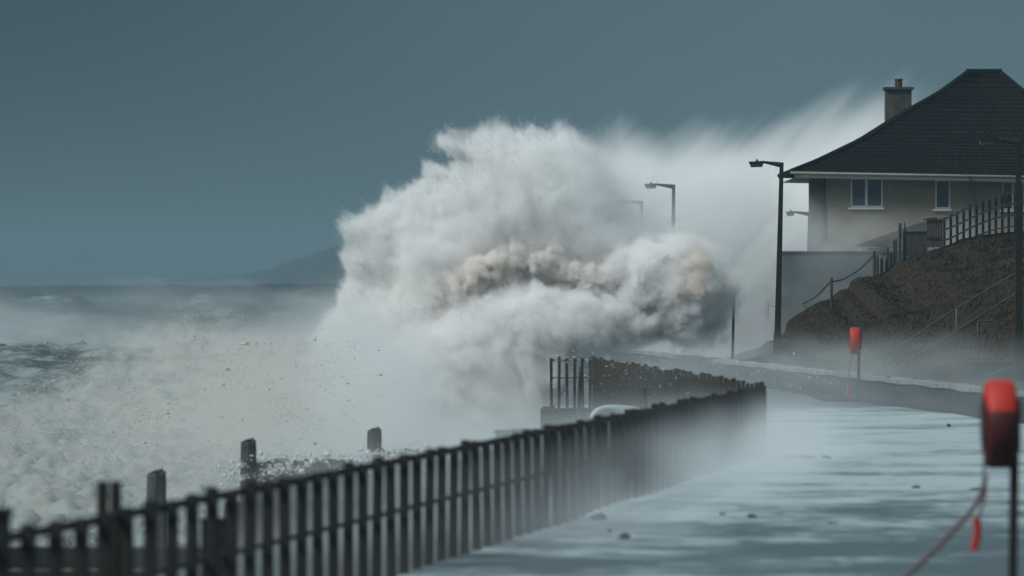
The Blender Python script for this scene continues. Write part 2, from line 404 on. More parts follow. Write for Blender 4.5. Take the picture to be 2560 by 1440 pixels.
Fc = np.stack([idx[:-1, :-1], idx[:-1, 1:], idx[1:, 1:], idx[1:, :-1]], -1).reshape(-1, 4)
cx = V[Fc[:, 0]]
keep = ~((cx[:, 0] > np.array([left_edge(y) for y in cx[:, 1]])+.5) & (cx[:, 1] < 420))
sea = tag(np_mesh('sea', V, Fc[keep], M['sea'], True), 'rough grey sea with foam and long storm swells', kind='structure')

# far headland
def hills(pts, Y0, label, depth=400):
    xs = np.linspace(pts[0][0], pts[-1][0], 160)
    h = np.interp(xs, [p[0] for p in pts], [p[1] for p in pts])
    V = []; rows = 14
    for j in range(rows):
        t = j/(rows-1)
        for x_, y_ in zip(xs, h):
            p = P(x_, y_, Y0); zt = p.z+3
            prof = math.sin(math.pi*min(t*.9+.02, 1))**.7
            n = float(vn(np.float32(x_*.03), np.float32(t*4), np.float32(0)))-.5
            V.append((p.x, Y0+(t-.5)*depth, -3+zt*prof*(1+.12*n)))
    V = np.array(V); idx = np.arange(len(V)).reshape(rows, -1)
    Fc = np.stack([idx[:-1, :-1], idx[:-1, 1:], idx[1:, 1:], idx[1:, :-1]], -1).reshape(-1, 4)
    return tag(np_mesh('hills', V, Fc, M['hill'], True), label, kind='structure')
hills([(200, 716), (420, 700), (600, 688), (680, 674), (740, 650), (790, 625), (845, 611), (905, 607), (960, 612), (1200, 600), (1500, 640)], 3000, 'dim rounded headland across the water behind the wave')
hills([(-1500, 700), (-400, 690), (100, 686), (400, 683), (700, 684), (1100, 680)], 5200, 'low faint coastline on the horizon')

# ---------------------------------------------------------------- railings
def railing(pts, step, label, h=1.18, pw=.10, light=False, mid=.62):
    r = empty('promenade_railing', (pts[0][0], pts[0][1], 0)); tag(r, label, 'railing', 'dark timber railings along the sea edge')
    org = Vector((pts[0][0], pts[0][1], 0)); cnt = 0
    for a, c in zip(pts, pts[1:]):
        a = Vector((a[0], a[1], 0)); c = Vector((c[0], c[1], 0)); ln = (c-a).length; d = (c-a)/ln; nrm = Vector((-d.y, d.x, 0))
        ang = math.atan2(d.y, d.x); R = Matrix.Rotation(ang, 3, 'Z')
        k = int(ln/step); off = -.05 if light else 0
        for i in range(k+1):
            p = a+d*(i*step)-org; j = random.uniform(-.012, .012)
            hh = h+random.uniform(-.035, .03)
            b = MB(); b.box((p.x, p.y, hh/2-.05), (pw, pw*.9, hh+.1), Matrix.Rotation(random.uniform(-.018, .018), 3, 'Y') @ R)
            b.build('post', M['farpost'] if light else M['railpost'], r, bevel=.008)
        m = (a+c)/2-org+nrm*(off if light else pw*.5+.02)
        for z, mm_ in ((h-.07, 'top_rail'), (mid, 'mid_rail')):
            b = MB(); b.box((m.x, m.y, z), (ln, .045, .06 if mm_ == 'top_rail' else .035), R)
            b.build(mm_, M['rail_light'] if light else M['rail_dark'], r)
    return r
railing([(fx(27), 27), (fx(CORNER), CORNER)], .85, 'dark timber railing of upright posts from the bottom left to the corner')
railing([(f2x(CORNER+.9), CORNER+.9), (f2x(133), 133)], .75, 'farther timber railing running back from the corner to the crashing wave', pw=.085, light=True, mid=.70)
railing([(1.83, 133.05), (.92, 133.05)], .182, 'short seaward return of the far railing with close uprights in the spray', pw=.07, light=True, mid=.70)
# two taller posts behind the near railing
for px_, wd, lab in ((256, .085, 'tall dark post, left of the twin posts above the near railing'), (289, .085, 'tall dark post, right of the twin posts above the near railing')):
    p = P(px_, 1203, 43); b = MB(); b.tube([(0, 0, -.6), (0, 0, p.z)], wd*.55, 8)
    o = b.build('tall_post', M['railpost'], bevel=0); o.location = (p.x, 43, 0)
    tag(o, lab, 'post', 'twin posts')
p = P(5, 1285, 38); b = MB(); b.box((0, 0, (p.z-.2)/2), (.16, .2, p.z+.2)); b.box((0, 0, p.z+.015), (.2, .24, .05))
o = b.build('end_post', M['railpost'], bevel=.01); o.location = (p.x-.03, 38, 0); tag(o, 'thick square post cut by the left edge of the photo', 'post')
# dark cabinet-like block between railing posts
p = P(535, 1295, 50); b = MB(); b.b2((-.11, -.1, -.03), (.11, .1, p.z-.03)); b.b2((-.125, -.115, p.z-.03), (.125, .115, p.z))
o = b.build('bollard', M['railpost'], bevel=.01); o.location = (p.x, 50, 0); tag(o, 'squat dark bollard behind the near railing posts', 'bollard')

# ---------------------------------------------------------------- groynes and sea-wall timber
def plank_wall(name, x0, x1, Y, zt, label, cat, group=None, hgt=4, step=None):
    r = empty(name, ((x0+x1)/2, Y, -.5)); tag(r, label, cat, group); cxm = (x0+x1)/2
    z = zt; i = 0
    while z > zt-hgt:
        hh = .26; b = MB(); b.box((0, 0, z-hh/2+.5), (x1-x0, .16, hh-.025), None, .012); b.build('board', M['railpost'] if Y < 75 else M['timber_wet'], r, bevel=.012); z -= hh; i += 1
        if i > 8: break
    for k in range(max(2, int((x1-x0)/2.2)+1)):
        x = x0+.1+(x1-x0-.2)*k/max(1, int((x1-x0)/2.2)); b = MB()
        b.box((x-cxm, .17, zt-hgt/2+.5-.02), (.2, .17, hgt)); b.build('post', M['timber_wet'], r, bevel=.02)
    return r
def gx(px, Y): return (px-1280)/F*Y
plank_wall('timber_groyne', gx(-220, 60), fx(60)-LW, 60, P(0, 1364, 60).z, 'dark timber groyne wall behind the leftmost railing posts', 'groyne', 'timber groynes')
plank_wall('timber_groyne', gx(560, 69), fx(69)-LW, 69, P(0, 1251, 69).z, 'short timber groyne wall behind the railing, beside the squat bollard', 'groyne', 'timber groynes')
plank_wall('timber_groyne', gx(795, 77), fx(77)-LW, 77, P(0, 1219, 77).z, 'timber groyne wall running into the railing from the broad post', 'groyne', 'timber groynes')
def pile(px, py, Y, wpx, label, z0=-4):
    p = P(px, py, Y); r_ = wpx/F*Y/2; b = MB()
    b.tube([(0, 0, z0-p.z), (0, 0, -.5), (0.01, 0, -.09), (0.01, 0, -.03), (0, 0, 0)], r_, 10, rr=[r_*1.05, r_*1.02, r_, r_*.96, r_*.74])
    for i, v in enumerate(b.v):
        b.v[i] = (v[0]*(1+.05*math.sin(i*2.3)), v[1], v[2]+.02*math.sin(i*1.7))
    o = b.build('groyne_pile', M['timber_wet'], smooth=False); o.location = p
    return tag(o, label, 'post', 'groyne piles standing in the surf')
pile(390, 1178, 88, 50, 'pale wet groyne pile rising just behind the leftmost railing posts')
pile(620, 1100, 100, 40, 'speckled groyne pile at the sea end of the broken low boards')
pile(935, 1072, 108, 37, 'tall groyne pile where foam breaks over low boards')
pile(795, 1158, 77.2, 48, 'broad dark groyne pile overlapping the near railing')
def low_boards(px0, px1, py, Y, label):
    x0, x1 = gx(px0, Y), gx(px1, Y); zt = P(0, py, Y).z
    b = MB(); n = 30
    xs = np.linspace(x0, x1, n); tops = [zt-.10*random.random()**2 for _ in xs]
    for i in range(n-1):
        zz = (tops[i]+tops[i+1])/2
        b.box(((xs[i]+xs[i+1])/2, Y, zz-1.5), ((xs[1]-xs[0])*1.02, .14+.01*(i % 2), 3))
    o = b.build('groyne_boards', M['timber_wet'])
    return tag(o, label, 'groyne', 'low groyne boards washed by foam')
low_boards(640, 905, 1146, 100, 'low broken groyne boards washed by foam between the two piles')
low_boards(950, 1240, 1120, 108, 'low groyne boards right of the tall pile, reaching the railing')
# outer breastwork seen through the railing
def bw(y0, y1, z0, z1, label):
    b = MB(); n = int((y1-y0)/.28)
    xo = lambda Y: fx(Y)-LW-.12
    for i in range(n):
        Y = y0+(y1-y0)*(i+.5)/n; z = z0+(z1-z0)*(i+.5)/n+random.uniform(-.03, .03)
        b.box((xo(Y), Y, z/2-1.5), (.12+.02*(i % 2), (y1-y0)/n*.96, z+3))
    tag(b.build('breastwork', M['timber_wet']), label, 'sea defence', 'timber breastwork behind the railing')
bw(77.3, 86, .42, .55, 'upright timber breastwork seen through the middle of the railing')
bw(86.2, CORNER-.1, .62, .70, 'upright timber breastwork seen through the railing near its corner')
p = P(1260, 1083, 88); b = MB(); b.b2((-.13, -.15, -3), (.13, .15, 0)); b.b2((-.16, -.18, 0), (.16, .18, .05)); o = b.build('capped_pile', M['timber_wet'], bevel=.01); o.location = p; tag(o, 'square capped pile showing just over the middle of the railing', 'post')
p = P(1345, 1072, 92); b = MB(); b.b2((-.45, -.1, -.22), (.55, .1, 0)); b.b2((-.35, -.08, -3), (-.15, .08, -.2)); b.b2((.2, -.08, -3), (.4, .08, -.2)); o = b.build('timber_beam', M['timber_wet'], bevel=.015); o.location = p; tag(o, 'pale wet timber beam resting above the railing top', 'beam')
p = P(1606, 968, 112); b = MB(); b.tube([(0, 0, -4), (.02, 0, -.3), (0, 0, 0)], .085, 9); o = b.build('mooring_post', M['timber'], bevel=0); o.location = p; tag(o, 'brown mooring post beside the small curling wave', 'post')
p = P(1449, 940, 128); b = MB(); b.tube([(-.05, 0, -1.9), (-.01, 0, -.4), (0.03, 0, .2)], .045, 7); o = b.build('leaning_post', M['timber'], bevel=0); o.location = p; tag(o, 'thin leaning post among the uprights of the far railing', 'post')
# slipway wall below the far railing
b = MB(); b.b2((gx(1352, 134), 133.2, -5), (f2x(133)+.4, 136, -.03)); b.b2((gx(1368, 134), 132.3, -5), (gx(1480, 134), 133.15, -.45))
o = b.build('slipway_wall', M['stone'], bevel=.05); tag(o, 'dark blue-grey slipway wall below the far end of the railing', 'sea wall')

# ---------------------------------------------------------------- kerb wall on the landward side
def wall_x(Y): return 19.86-.08*Y
b = MB(); ysw = np.linspace(70, 205, 90)
for y0, y1 in zip(ysw, ysw[1:]):
    def xx(Y): return wall_x(Y)+.06*math.sin(Y*.4)
    t0 = .60+.02*math.sin(y0*1.3); t1 = .60+.02*math.sin(y1*1.3)
    b.add([(xx(y0), y0, -.1), (xx(y1), y1, -.1), (xx(y1)+.03, y1, t1), (xx(y0)+.03, y0, t0), (xx(y0)+.38, y0, t0), (xx(y1)+.38, y1, t1), (xx(y1)+.38, y1, -.1), (xx(y0)+.38, y0, -.1)],
          [(0, 1, 2, 3), (3, 2, 5, 4), (4, 5, 6, 7)])
kw = b.build('low_wall', M['stone'])
b = MB()
for y0, y1 in zip(ysw, ysw[1:]):
    t0 = .60+.02*math.sin(y0*1.3); t1 = .60+.02*math.sin(y1*1.3); xa, xb = xx(y0), xx(y1)
    b.add([(xa-.03, y0, t0-.05), (xb-.03, y1, t1-.05), (xb-.03, y1, t1+.05), (xa-.03, y0, t0+.05), (xa+.42, y0, t0+.05), (xb+.42, y1, t1+.05), (xb+.42, y1, t1-.05), (xa+.42, y0, t0-.05)], [(0, 1, 2, 3), (3, 2, 5, 4), (4, 5, 6, 7)])
b.build('coping', mat('wet_coping_sheen', (.10, .12, .13), .6, (.20, .235, .25), 1.5, bump=.01), kw); tag(kw, 'long low wet wall between the flooded promenade and the grassy bank', 'wall')  # pale coping colour: sky reflection painted in, along with foam wash

# ---------------------------------------------------------------- bank
SIL = [(1780, 912), (1830, 893), (1850, 884), (1880, 877), (1900, 868), (1918, 853), (1940, 851), (1953, 842), (1962, 830), (1968, 806), (1985, 790), (2010, 776), (2050, 753), (2072, 748),
       (2100, 726), (2120, 721), (2126, 704), (2145, 692), (2185, 690), (2210, 680), (2240, 657), (2280, 637), (2320, 626), (2357, 617), (2400, 598), (2446, 588), (2500, 582), (2560, 577), (2700, 570), (3100, 565)]
RY = 222.0
xs_s = np.array([gx(p[0], RY) for p in SIL]); zs_s = np.array([EYE-(p[1]-720)/F*RY for p in SIL])
xs = np.linspace(gx(1770, RY), 34, 300); ys = np.concatenate([np.linspace(140, 222, 150), np.linspace(222.6, 236, 16)])
XX, YY = np.meshgrid(xs, ys)
top = np.interp(XX, xs_s, zs_s)
Yf = 206-(XX-8)*4.6; Yf = np.maximum(Yf, 156)
t = np.clip((YY-Yf)/(RY-Yf), 0, 1)
n1 = fbm(XX*.8, YY*.25, XX*0, 4, .55, 3)-.5
Zb = top*(t**.85)*.98+np.sin(np.pi*t)*(n1*.35)*np.clip(top/3, .2, 1)+.03
Zb = np.where(YY > RY-.2, top-.35*(YY-RY)*(YY > RY), Zb)
Zb += (fbm(XX*3, YY*1.2, XX*0, 3, .6, 5)-.5)*.10*np.clip(top, 0, 1)*sstep(0, .1, t)
V = np.stack([XX, YY, Zb], -1).reshape(-1, 3); idx = np.arange(XX.size).reshape(XX.shape)
Fc = np.stack([idx[:-1, :-1], idx[:-1, 1:], idx[1:, 1:], idx[1:, :-1]], -1).reshape(-1, 4)
tag(np_mesh('bank', V, Fc, M['earth'], True), 'steep dark grassy bank rising to the right below the house', kind='structure')
# grass
rng = np.random.default_rng(5)
nb = 130000
ii = rng.integers(0, XX.shape[0]-18, nb); jj = rng.integers(0, XX.shape[1]-1, nb)
fr = rng.random((nb, 2))
gxp = XX[ii, jj]+(XX[ii, jj+1]-XX[ii, jj])*fr[:, 0]; gyp = YY[ii, jj]+(YY[ii+1, jj]-YY[ii, jj])*fr[:, 1]
gzp = Zb[ii, jj]*(1-fr[:, 1])+Zb[ii+1, jj]*fr[:, 1]
ok = (t[ii, jj] > .02) & (fbm(gxp*1.2, gyp*.5, gxp*0, 2, .5, 8) > .24)
gxp, gyp, gzp = gxp[ok], gyp[ok], gzp[ok]; nb = len(gxp)
hb = rng.uniform(.05, .20, nb); lean = rng.normal(.12, .10, nb); wdt = rng.uniform(.012, .03, nb)
base = np.stack([gxp, gyp, gzp-.03], -1)
v0 = base+np.stack([-wdt, wdt*0, wdt*0], -1); v1 = base+np.stack([wdt, wdt*.5, wdt*0], -1)
v2 = base+np.stack([lean, rng.normal(0, .06, nb), hb], -1)
tag(np_mesh('grass', np.stack([v0, v1, v2], 1).reshape(-1, 3), np.arange(nb*3).reshape(-1, 3), M['grass']), 'wind-flattened dark brown grass covering the bank', 'grass', kind='stuff')

# ---------------------------------------------------------------- street lamps
def lamp(px_top, py_top, px_base, Y, head_px, label, z0=0.0, lean_base=True):
    top = P(px_top, py_top, Y); s = F/Y
    r = empty('street_lamp', (gx(px_base, Y), Y, z0)); tag(r, label, 'street lamp', 'concrete street lamps along the road')
    tx = top.x-gx(px_base, Y); H = top.z-z0
    sx = lambda z: tx*z/H
    b = MB(); rb = .135; b.tube([(0, 0, -.2), (sx(1.25), 0, 1.25)], rb*1.41, 4); b.build('base_box', M['pole'], r, bevel=.02)
    b = MB(); b.tube([(sx(1.2), 0, 1.2), (tx, 0, H)], .1, 4, rr=[.11*1.41, .068*1.41]); b.build('pole', M['pole'], r, bevel=.01)
    hl = abs(head_px[1]-head_px[0])/s; arm_end = (head_px[1]-px_base)/s
    b = MB(); b.tube([(tx+.06, 0, H-.06), (arm_end, 0, H+.05)], .07, 6, rr=[.10, .045]); b.build('arm', M['pole'], r)
    hd = MB(); x1 = arm_end+.03; x0 = x1-hl
    hd.add([(x0, -.13, H+.07), (x1, -.10, H+.10), (x1, .10, H+.10), (x0, .13, H+.07), (x0+.01, -.15, H-.01), (x1-.05, -.13, H-.01), (x1-.05, .13, H-.01), (x0+.01, .15, H-.01)],
           [(0, 1, 2, 3), (0, 4, 5, 1), (1, 5, 6, 2), (2, 6, 7, 3), (3, 7, 4, 0), (4, 7, 6, 5)])
    h = hd.build('lantern', M['lantern'], r, bevel=.012)
    ln_ = MB(); ln_.add([(x0+.03, -.12, H-.012), (x1-.07, -.11, H-.012), (x1-.07, .11, H-.012), (x0+.03, .12, H-.012), (x0+.07, -.09, H-.13), (x1-.11, -.08, H-.12), (x1-.11, .08, H-.12), (x0+.07, .09, H-.13)],
           [(0, 1, 2, 3), (0, 4, 5, 1), (1, 5, 6, 2), (2, 6, 7, 3), (3, 7, 4, 0), (4, 7, 6, 5)])
    ln_.build('lens', M['lens'], h, bevel=.01)
    c = MB(); c.tube([((x0+x1)/2, 0, H+.07), ((x0+x1)/2, 0, H+.15)], .04, 8); c.build('photocell', M['lantern'], h)
    return r
lamp(2546, 351, 2548, 169, (2443, 2487), 'nearest tall street lamp, crossing the house roof by the right edge')
lamp(1954, 409, 1942, 200, (1870, 1911), 'tall dark street lamp in front of the bank, left of the house')
lamp(1684, 464, 1681, 242, (1609, 1643), 'half hidden street lamp rising out of the spray, third along the road')
lamp(1604, 505, 1602, 264, (1536, 1567), 'faintest street lamp, almost lost in the spray right of the wave top')
lamp(2024, 533, 2019, 258, (1963, 1988), 'low distant street lamp whose arm sticks out from the house corner')

# ---------------------------------------------------------------- house
HY = 235.0; s = F/HY
H = empty('house', P(2062, 640, HY)); tag(H, 'pale rendered house with a dark tiled hipped roof above the bank', 'house'); HO = H.location.copy()
def hb_(name, m, px0, py0, px1, py1, y0, y1, parent=H, bevel=0, off=None):
    a = P(px0, py0, HY)-HO; c = P(px1, py1, HY)-HO
    if off is not None: a -= off; c -= off
    b = MB(); b.b2((a.x, y0, c.z), (c.x, y1, a.z)); return b.build(name, m, parent, bevel=bevel)
XR = 2900
def slope(px): return (px-1976)*.0188
# walls with real window openings
wins = [(2127, 445, 2207, 518, 2166), (2338, 449, 2376, 522, None), (2506, 453, 2560, 524, 2533), (2640, 455, 2715, 525, 2678)]
WT, WB = 436, 730
segs = []; cur = 2062
for (a, t0, c, b0, m_) in wins:
    segs.append((cur, WT, a, WB)); segs.append((a, WT-1, c, t0)); segs.append((a, b0, c, WB)); cur = c
segs.append((cur, WT, XR-46, WB))
b = MB()
for (x0_, y0_, x1_, y1_) in segs:
    a = P(x0_, y0_, HY)-HO; c = P(x1_, y1_, HY)-HO; b.b2((a.x, 0, c.z), (c.x, .3, a.z))
b.build('wall', M['render'], H)
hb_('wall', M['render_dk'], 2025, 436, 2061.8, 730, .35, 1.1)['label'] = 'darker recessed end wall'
hb_('downpipe', M['rail_dark'], 2059, 445, 2064.5, 600, -.05, .0)
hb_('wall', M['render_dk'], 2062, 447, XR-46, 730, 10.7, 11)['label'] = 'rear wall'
for (a, t0, c, b0, m_) in wins:
    fr_ = MB(); A = P(a, t0, HY)-HO; B_ = P(c, b0, HY)-HO; w_ = .065
    fr_.b2((A.x, .02, B_.z), (A.x+w_, .10, A.z)); fr_.b2((B_.x-w_, .02, B_.z), (B_.x, .10, A.z))
    fr_.b2((A.x+w_, .02, A.z-w_), (B_.x-w_, .10, A.z)); fr_.b2((A.x+w_, .02, B_.z), (B_.x-w_, .10, B_.z+w_))
    if m_:
        mxx = (P(m_, t0, HY)-HO).x; fr_.b2((mxx-.055, .015, B_.z+w_), (mxx+.055, .10, A.z-w_))
    wf = fr_.build('window', M['frame'], H)
    g = MB(); g.b2((A.x+.02, .07, B_.z+.02), (B_.x-.02, .085, A.z-.02)); g.build('pane', M['glass'], wf)
    sl_ = MB(); sl_.b2((A.x-.10, -.10, B_.z-.10), (B_.x+.05, .0, B_.z-.01)); sl_.build('sill', M['frame'], wf, bevel=.01)
    if a == 2127:
        cu = MB(); cu.b2((A.x+.05, .12, B_.z+.03), (A.x+.30, .15, A.z-.03)); cu.build('curtain', M['curtain'], wf)
    rm = MB(); rm.b2((A.x-.1, .31, B_.z-.1), (B_.x+.1, .33, A.z+.1)); rm.build('blind', M['glass'], wf)
# roof: rings from eave to ridge with tile courses
prof = [(0, 0), (.105, .078), (.21, .157), (.32, .255), (.43, .351), (.53, .467), (.68, .636), (.84, .793), (1, 1)]
pt = [p[0] for p in prof]; pz = [p[1] for p in prof]
eL, eR, eY0, eY1 = gx(1981, HY-.6), gx(XR, HY), HY-.6, HY+11.6
rL, rR, rY0, rY1 = gx(2421, 241), gx(2499, 241), 241.0-.02, 241.0+.02
zE = EYE+(720-429)/F*(HY-.6); zR = EYE+(720-182)/F*241.0
def ring(tt, dz=0, out=0):
    k = np.interp(tt, [0, 1], [0, 1]); zz = zE+(zR-zE)*float(np.interp(tt, pt, pz))+dz
    xl = eL+(rL-eL)*k-out; xr = eR+(rR-eR)*k+out; y0 = eY0+(rY0-eY0)*k-out; y1 = eY1+(rY1-eY1)*k+out
    def zl(x): return zz-(x-eL)*.0188*(1-tt)
    return [Vector((xl, y0, zl(xl)))-HO, Vector((xr, y0, zl(xr)))-HO, Vector((xr, y1, zl(xr)))-HO, Vector((xl, y1, zl(xl)))-HO]
b = MB(); NC = 26
for k in range(NC):
    t0 = k/NC; t1 = (k+1)/NC
    A = ring(t0, .03, .03); B_ = ring(t1, 0, 0); A0 = ring(t0, -.03, 0)
    for i in range(4):
        j = (i+1) % 4
        if i == 0:      # front: rolled tiles, one roll per strip
            seg = 150
            va = [A[i].lerp(A[j], q/seg)+Vector((0, -.012*math.sin(q*1.57), .03*math.sin(q*1.57+k))) for q in range(seg+1)]
            vb = [B_[i].lerp(B_[j], q/seg)+Vector((0, 0, .012*math.sin(q*1.57+k))) for q in range(seg+1)]
            vc_ = [A0[i].lerp(A0[j], q/seg) for q in range(seg+1)]
            n_ = seg+1
            b.add(va+vb+vc_, [(q, q+1, n_+q+1, n_+q) for q in range(seg)]+[(2*n_+q, 2*n_+q+1, q+1, q) for q in range(seg)])
        else:
            b.add([A[i], A[j], B_[j], B_[i], A0[i], A0[j]], [(0, 1, 2, 3), (4, 5, 1, 0)])
roof = b.build('roof', M['roof'], H)
# hip and ridge tiles
hp = MB()
for i in (0, 1, 2, 3):
    hp.tube([ring(q/20, .05)[i] for q in range(21)], .10, 7)
rt = ring(1, .05); hp.tube([rt[0]+Vector((-.1, 0, 0)), rt[1]+Vector((.1, 0, 0))], .12, 7)
hp.build('hip_tile', M['roof'], roof)
# gutter, fascia
g0 = Vector((gx(1976, HY-.75), HY-.75, EYE+(720-432)/F*(HY-.75)))-HO; g1 = g0+Vector((eR-eL+.1, 0, -(eR-eL)*.0188))
b = MB(); b.tube([g0, g1], .065, 8); gut = b.build('gutter', M['white'], H, smooth=True)
b = MB(); f0 = P(1987, 434, HY-.55)-HO; f1 = f0+Vector((eR-eL-.15, 0, -(eR-eL)*.0188))
b.add([f0, f1, f1+Vector((0, 0, -.17)), f0+Vector((0, 0, -.17)), f0+Vector((0, .03, 0)), f1+Vector((0, .03, 0)), f1+Vector((0, .03, -.17)), f0+Vector((0, .03, -.17))],
      [(0, 3, 2, 1), (4, 5, 6, 7), (0, 1, 5, 4), (3, 7, 6, 2), (0, 4, 7, 3), (1, 2, 6, 5)])
b.build('fascia', M['white'], H)
b = MB(); b.add([f0+Vector((0, .04, -.16)), f1+Vector((0, .04, -.16)), f1+Vector((0, 11.9, -.16)), f0+Vector((0, 11.9, -.16))], [(0, 1, 2, 3)]); b.build('soffit', M['white'], H)
dp = MB(); a = P(2427, 441, HY-.7)-HO; dp.tube([a, a+Vector((0, .05, -.16))], .07, 8); dp.tube([a+Vector((0, .05, -.16)), a+Vector((.10, .45, -.45)), a+Vector((.13, .6, -.55)), a+Vector((.13, .6, -3.2))], .033, 7)
dp.build('downpipe', M['white'], H)
# chimney
CY = 246.5; sc = F/CY
ch = MB(); a = P(2213, 225, CY)-HO; c = P(2278, 360, CY)-HO; ch.b2((a.x, a.y-.3, c.z-2), (c.x, a.y+.5, a.z)); cho = ch.build('chimney', M['chim'], H, bevel=.01)
cp = MB(); a = P(2208, 218, CY)-HO; c = P(2283, 225, CY)-HO; cp.b2((a.x, a.y-.4, c.z), (c.x, a.y+.6, a.z)); cp.build('cap', M['timber'], cho, bevel=.015)
po = MB(); a = P(2246.5, 218, CY)-HO; rr_ = 9.5/sc; po.tube([a, a+Vector((0, 0, 21/sc-.06)), a+Vector((0, 0, 21/sc-.06)), a+Vector((0, 0, 21/sc))], rr_, 14, rr=[rr_*1.03, rr_*.95, rr_*1.12, rr_*1.12]); po.build('chimney_pot', M['pot'], cho, smooth=False)
# lean-to porch roof in front of the house
lt = empty('lean_to', P(2220, 618, 233.5)); tag(lt, 'low lean-to roof against the house wall, behind the bank posts', 'lean-to')
o0 = lt.location.copy(); b = MB()
q = [P(2142, 612, 233.4), P(2320, 618, 233.4), P(2320, 552, 234.9), P(2290, 560, 234.9)]
q = [p-o0 for p in q]; b.add(q+[p+Vector((0, 0, -.07)) for p in q], [(0, 1, 2, 3), (4, 7, 6, 5), (0, 4, 5, 1), (1, 5, 6, 2), (2, 6, 7, 3), (3, 7, 4, 0)])
b.build('roof', M['roof'], lt)
b = MB(); a = P(2150, 618, 233.6)-o0; c = P(2318, 660, 233.6)-o0; b.b2((a.x, 0.15, c.z), (c.x, 1.2, a.z-.02)); b.build('wall', M['render'], lt)

# retaining wall behind the rope fence
b = MB(); a = P(1953, 632, 228); c = P(2330, 900, 228)
b.b2((a.x, 228, c.z), (c.x, 228.3, a.z)); b.b2((a.x-.05, 227.95, a.z), (c.x, 228.35, a.z+.07))
tag(b.build('retaining_wall', M['wallblue'], bevel=.01), 'flat blue-grey retaining wall below the house, left of the bank', 'wall')
b = MB(); a = P(1912, 706, 252); c = P(1955, 900, 252); b.b2((a.x, 266, c.z), (c.x, 269, a.z)); a = P(1893, 745, 252); b.b2((a.x, 266.4, c.z), (P(1913, 0, 252).x, 268, a.z))
tag(b.build('outbuilding', M['wallblue'], bevel=.02), 'faint stepped outbuilding in the mist left of the retaining wall', 'building')

# ---------------------------------------------------------------- bank-top fence and posts
FY = 221.5
b_rails = [
 [(2357, 548), (2388, 534), (2432, 512), (2466, 496), (2501, 484), (2538, 477), (2580, 472), (2700, 466)],
 [(2357, 574), (2388, 562), (2432, 541), (2466, 525), (2501, 513), (2538, 507), (2580, 502), (2700, 496)],
 [(2357, 601), (2388, 588), (2432, 565), (2466, 550), (2501, 540), (2538, 535), (2580, 531), (2700, 526)],
 [(2446, 586), (2484, 572), (2510, 567), (2538, 563), (2580, 559), (2700, 554)]]
fe = empty('picket_fence', P(2450, 600, FY)); tag(fe, 'curving dark picket fence with pale rails along the top of the bank', 'fence'); fo = fe.location.copy()
for rl in b_rails:
    b = MB(); pts = []
    xs_ = np.linspace(rl[0][0], rl[-1][0], 24)
    for x_ in xs_:
        y_ = np.interp(x_, [p[0] for p in rl], [p[1] for p in rl]); pts.append(P(x_, y_+2, FY-.12)-fo)
    b.tube(pts, .055, 4, sq=.9); b.build('rail', M['rail_light'] if False else mat('weathered_rail', (.035, .045, .05), .8, (.02, .027, .03), 6), fe)
r1 = b_rails[0]
for k in range(21):
    px_ = 2361+16.1*k; yt = float(np.interp(px_, [p[0] for p in r1], [p[1] for p in r1]))-4.5
    a = P(px_-3.3, yt+2.5, FY)-fo; c = P(px_+3.3, yt, FY)-fo; zb = (P(0, 640, FY)-fo).z
    b = MB(); b.add([(a.x, -.02, zb), (c.x, -.02, zb), (c.x, -.02, c.z), (a.x, -.02, a.z), (a.x, .05, zb), (c.x, .05, zb), (c.x, .05, c.z), (a.x, .05, a.z)],
                    [(0, 1, 2, 3), (4, 7, 6, 5), (0, 4, 5, 1), (1, 5, 6, 2), (2, 6, 7, 3), (3, 7, 4, 0)])
    b.build('picket', M['railpost'], fe)
# gate
gt = empty('board_gate', P(2336, 610, FY)); tag(gt, 'dark brown board gate at the low end of the picket fence', 'gate'); go_ = gt.location.copy()
for k in range(6):
    x0_ = 2317+k*6.6; b = MB(); a = P(x0_, 545+random.uniform(-2, 3), FY+.1)-go_; c = P(x0_+6.2, 618, FY+.1)-go_
    b.b2((a.x, .0, c.z), (c.x, .04, a.z)); b.build('board', M['timber'], gt)
b = MB(); a = P(2308, 547, FY)-go_; c = P(2356, 551, FY)-go_; b.b2((a.x, -.06, c.z), (c.x, 0, a.z)); a = P(2318, 590, FY)-go_; c = P(2356, 595, FY)-go_; b.b2((a.x, -.06, c.z), (c.x, 0, a.z)); b.build('rail', M['timber'], gt)
pn = MB(); a = P(2265, 581, FY+1); c = P(2318, 640, FY+1); pn.b2((a.x, a.y, c.z), (c.x, a.y+.05, a.z)); pn.b2((a.x, a.y-.03, a.z), (c.x, a.y+.08, a.z+.05))
tag(pn.build('hoarding', M['timber']), 'dark board panel between the pointed posts and the gate', 'fence panel')
posts = [(2250.5, 558, 7.5, 'tall square fence post left of the pointed post'), (2261, 553, 9.5, 'pointed dark fence post beside the board panel'),
         (2235, 600, 6, 'short thick post downhill of the tall square post'), (2241, 597, 5, 'short thin post touching the tall square post'), (2220, 619, 5, 'pale thin post above the row of stubs'),
         (2192.5, 638, 8, 'round-topped stub right of the rope fence end post'), (2204.5, 645, 7, 'square stub in the middle of the stub row'), (2216, 642, 8, 'stub with a lump on top, uphill end of the row'), (2227, 636, 8, 'dark stub leaning at the foot of the short thick post')]
